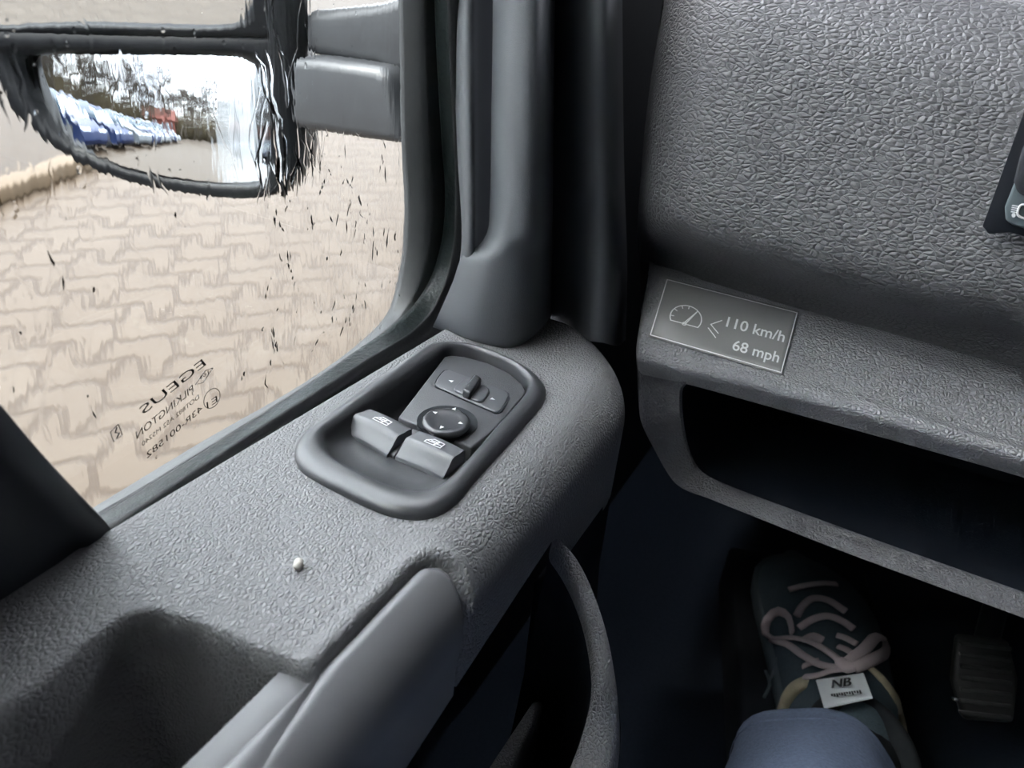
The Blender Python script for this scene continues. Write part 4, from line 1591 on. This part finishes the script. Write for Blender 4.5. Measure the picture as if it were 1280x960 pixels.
def make_car(name, label, col, tall=1.0):
    mt_ = plain('car_paint_' + name, col, .45, spec=.2)
    root = empty(name, (0, 0, 0))
    tag(root, label, 'car', 'cars parked in a row behind the van')
    b1, b2 = car_meshes(col, tall)
    b1.build('body', mt_, root, bevel=.03)
    b2.build('windows', M['carglass'], root, bevel=.02)
    for x in (-1.3, 1.35):
        for y in (-.80, .80):
            MB().lathe((x, y - .1, .32), (0, 1, 0), [(.2, 0), (.30, .01), (.32, .03), (.32, .17), (.30, .19), (.2, .2)], 20).build('wheel', M['tyre'], root)
    for y in (-.6, .6):
        MB().box((2.08, y, .66), (.06, .32, .12)).build('headlamp', plain('headlamp_glass', (.7, .75, .8), .1), root, bevel=.02)
    return root


def copy_tree(o, parent=None):
    c_ = o.copy()
    C.objects.link(c_)
    if parent is not None:
        c_.parent = parent
    for ch in list(o.children):
        copy_tree(ch, c_)
    return c_


protos = [make_car('parked_hatchback', 'dark blue hatchback parked nearest behind the van, seen in the wide-angle mirror', (.006, .013, .045)),
          make_car('parked_car', 'white car parked in the row seen in the wide-angle mirror', (0.1560, 0.1632, 0.1680)),
          make_car('parked_car', 'silver car parked in the row seen in the wide-angle mirror', (0.0768, 0.0864, 0.0960)),
          make_car('parked_van', 'tall pale blue van parked in the row seen in the wide-angle mirror', (0.0840, 0.1320, 0.1488), 1.35)]
order = [(3, 'tall pale blue van at the near end of the mirrored row of cars'), (0, 'dark blue hatchback beside the tall pale blue van in the mirror'), (0, 'second dark blue hatchback along the mirrored row of cars'),
         (2, 'silver car between dark blue cars in the mirrored row'), (0, 'third dark blue hatchback along the mirrored row of cars'), (1, 'white car behind the dark blue hatchbacks in the mirrored row'),
         (0, 'fourth dark blue hatchback, before the far white car in the mirror'), (1, 'white car at the far end of the mirrored row, below the red roof')]
seen = set()
for i, (k, lab) in enumerate(order):
    o = protos[k] if k not in seen else copy_tree(protos[k])
    seen.add(k)
    o.location = (-7.1 + i * .2, -3.4 - i * 2.5, 0)
    o.rotation_euler = (0, 0, math.radians(4))
    o['label'] = lab

# bare trees
M['bark'] = plain('bare_bark', (0.0450, 0.0360, 0.0270), .95, noise=.3, nscale=8)


def tree_mesh(seed, H):
    r_ = random.Random(seed)
    t = MB()

    def br(p, d, ln, rad_, lv):
        pts = [p]
        for i in range(4):
            d2 = (d + Vector((r_.gauss(0, .12), r_.gauss(0, .12), r_.gauss(.02, .06)))).normalized()
            p = p + d2 * ln / 4
            pts.append(p)
            d = d2
        t.tube(pts, [max(rad_ * (1 - .14 * i), .022) for i in range(5)], 5 if lv < 2 else 3)
        if lv < 4:
            for k in range(5 if lv < 3 else 4):
                q = pts[r_.choice((2, 3, 4)) if lv else r_.choice((2, 3, 4, 4))]
                a = r_.uniform(0, 2 * math.pi)
                dd = (d * .8 + Vector((math.cos(a), math.sin(a), r_.uniform(.1, .6))) * .8).normalized()
                br(q, dd, ln * r_.uniform(.5, .72), rad_ * .56, lv + 1)
    br(Vector((0, 0, 0)), Vector((0, 0, 1)), H * .42, H * .02, 0)
    return t


kinds = [tree_mesh(s_, h).build('bare_tree', M['bark'], sharp=None) for s_, h in ((1, 11), (2, 13), (5, 10))]
rt = random.Random(4)
for i in range(34):
    o = kinds[i] if i < 3 else kinds[i % 3].copy()
    if i >= 3:
        C.objects.link(o)
    ang = math.radians(-2 + (i % 17) * 4.4 + (i // 17) * 2.2)
    dist = 36 - 11 * ((i % 17) / 16) + rt.uniform(-3, 3) + (i // 17) * 7
    o.location = (-math.sin(ang) * dist - 1, -math.cos(ang) * dist, 0)
    o.rotation_euler = (0, 0, rt.uniform(0, 6))
    tag(o, 'bare brown tree in the wood behind the parked cars, seen in the mirror', 'tree', 'bare trees behind the car park')
hb = MB()
for i in range(4200):
    ang = math.radians(rt.uniform(-6, 74))
    dist = rt.uniform(40, 50) - 14 * max(0, math.degrees(ang)) / 74
    p = Vector((-math.sin(ang) * dist, -math.cos(ang) * dist, 0))
    h = rt.uniform(1.5, 8.0) * rt.uniform(.5, 1)
    d = Vector((rt.gauss(0, .5), rt.gauss(0, .5), h))
    hb.tube([p, p + d * .5, p + d + Vector((rt.gauss(0, .4), rt.gauss(0, .4), 0))], [.10, .08, .02], 3)
tag(hb.build('undergrowth', plain('undergrowth_brown', (0.0720, 0.0570, 0.0300), .95, noise=.4, nscale=3), sharp=None), 'brown bare undergrowth along the edge of the wood, in the mirror', 'undergrowth', kind='stuff')

# red house
hs = empty('red_house', (-10, -38, 0))
tag(hs, 'low red house with a pitched roof beyond the parked cars, in the mirror', 'house')
MB().box((-9.5, -38, 1.3), (6, 5, 2.6)).build('wall', plain('red_brick', (0.1152, 0.0346, 0.0230), .9, noise=.2, nscale=3), hs, smooth=False)
MB().prism([(-12.9, -35.2, 2.5), (-12.9, -40.8, 2.5), (-12.9, -38, 4.4)], (6.8, 0, 0)).build('roof', plain('red_tiles', (0.1296, 0.0302, 0.0195), .8, noise=.2, nscale=4), hs, smooth=False)
for x in (-10.8, -8.2):
    MB().box((x, -35.48, 1.5), (1.0, .06, 1.1)).build('window', M['carglass'], hs, bevel=.01)
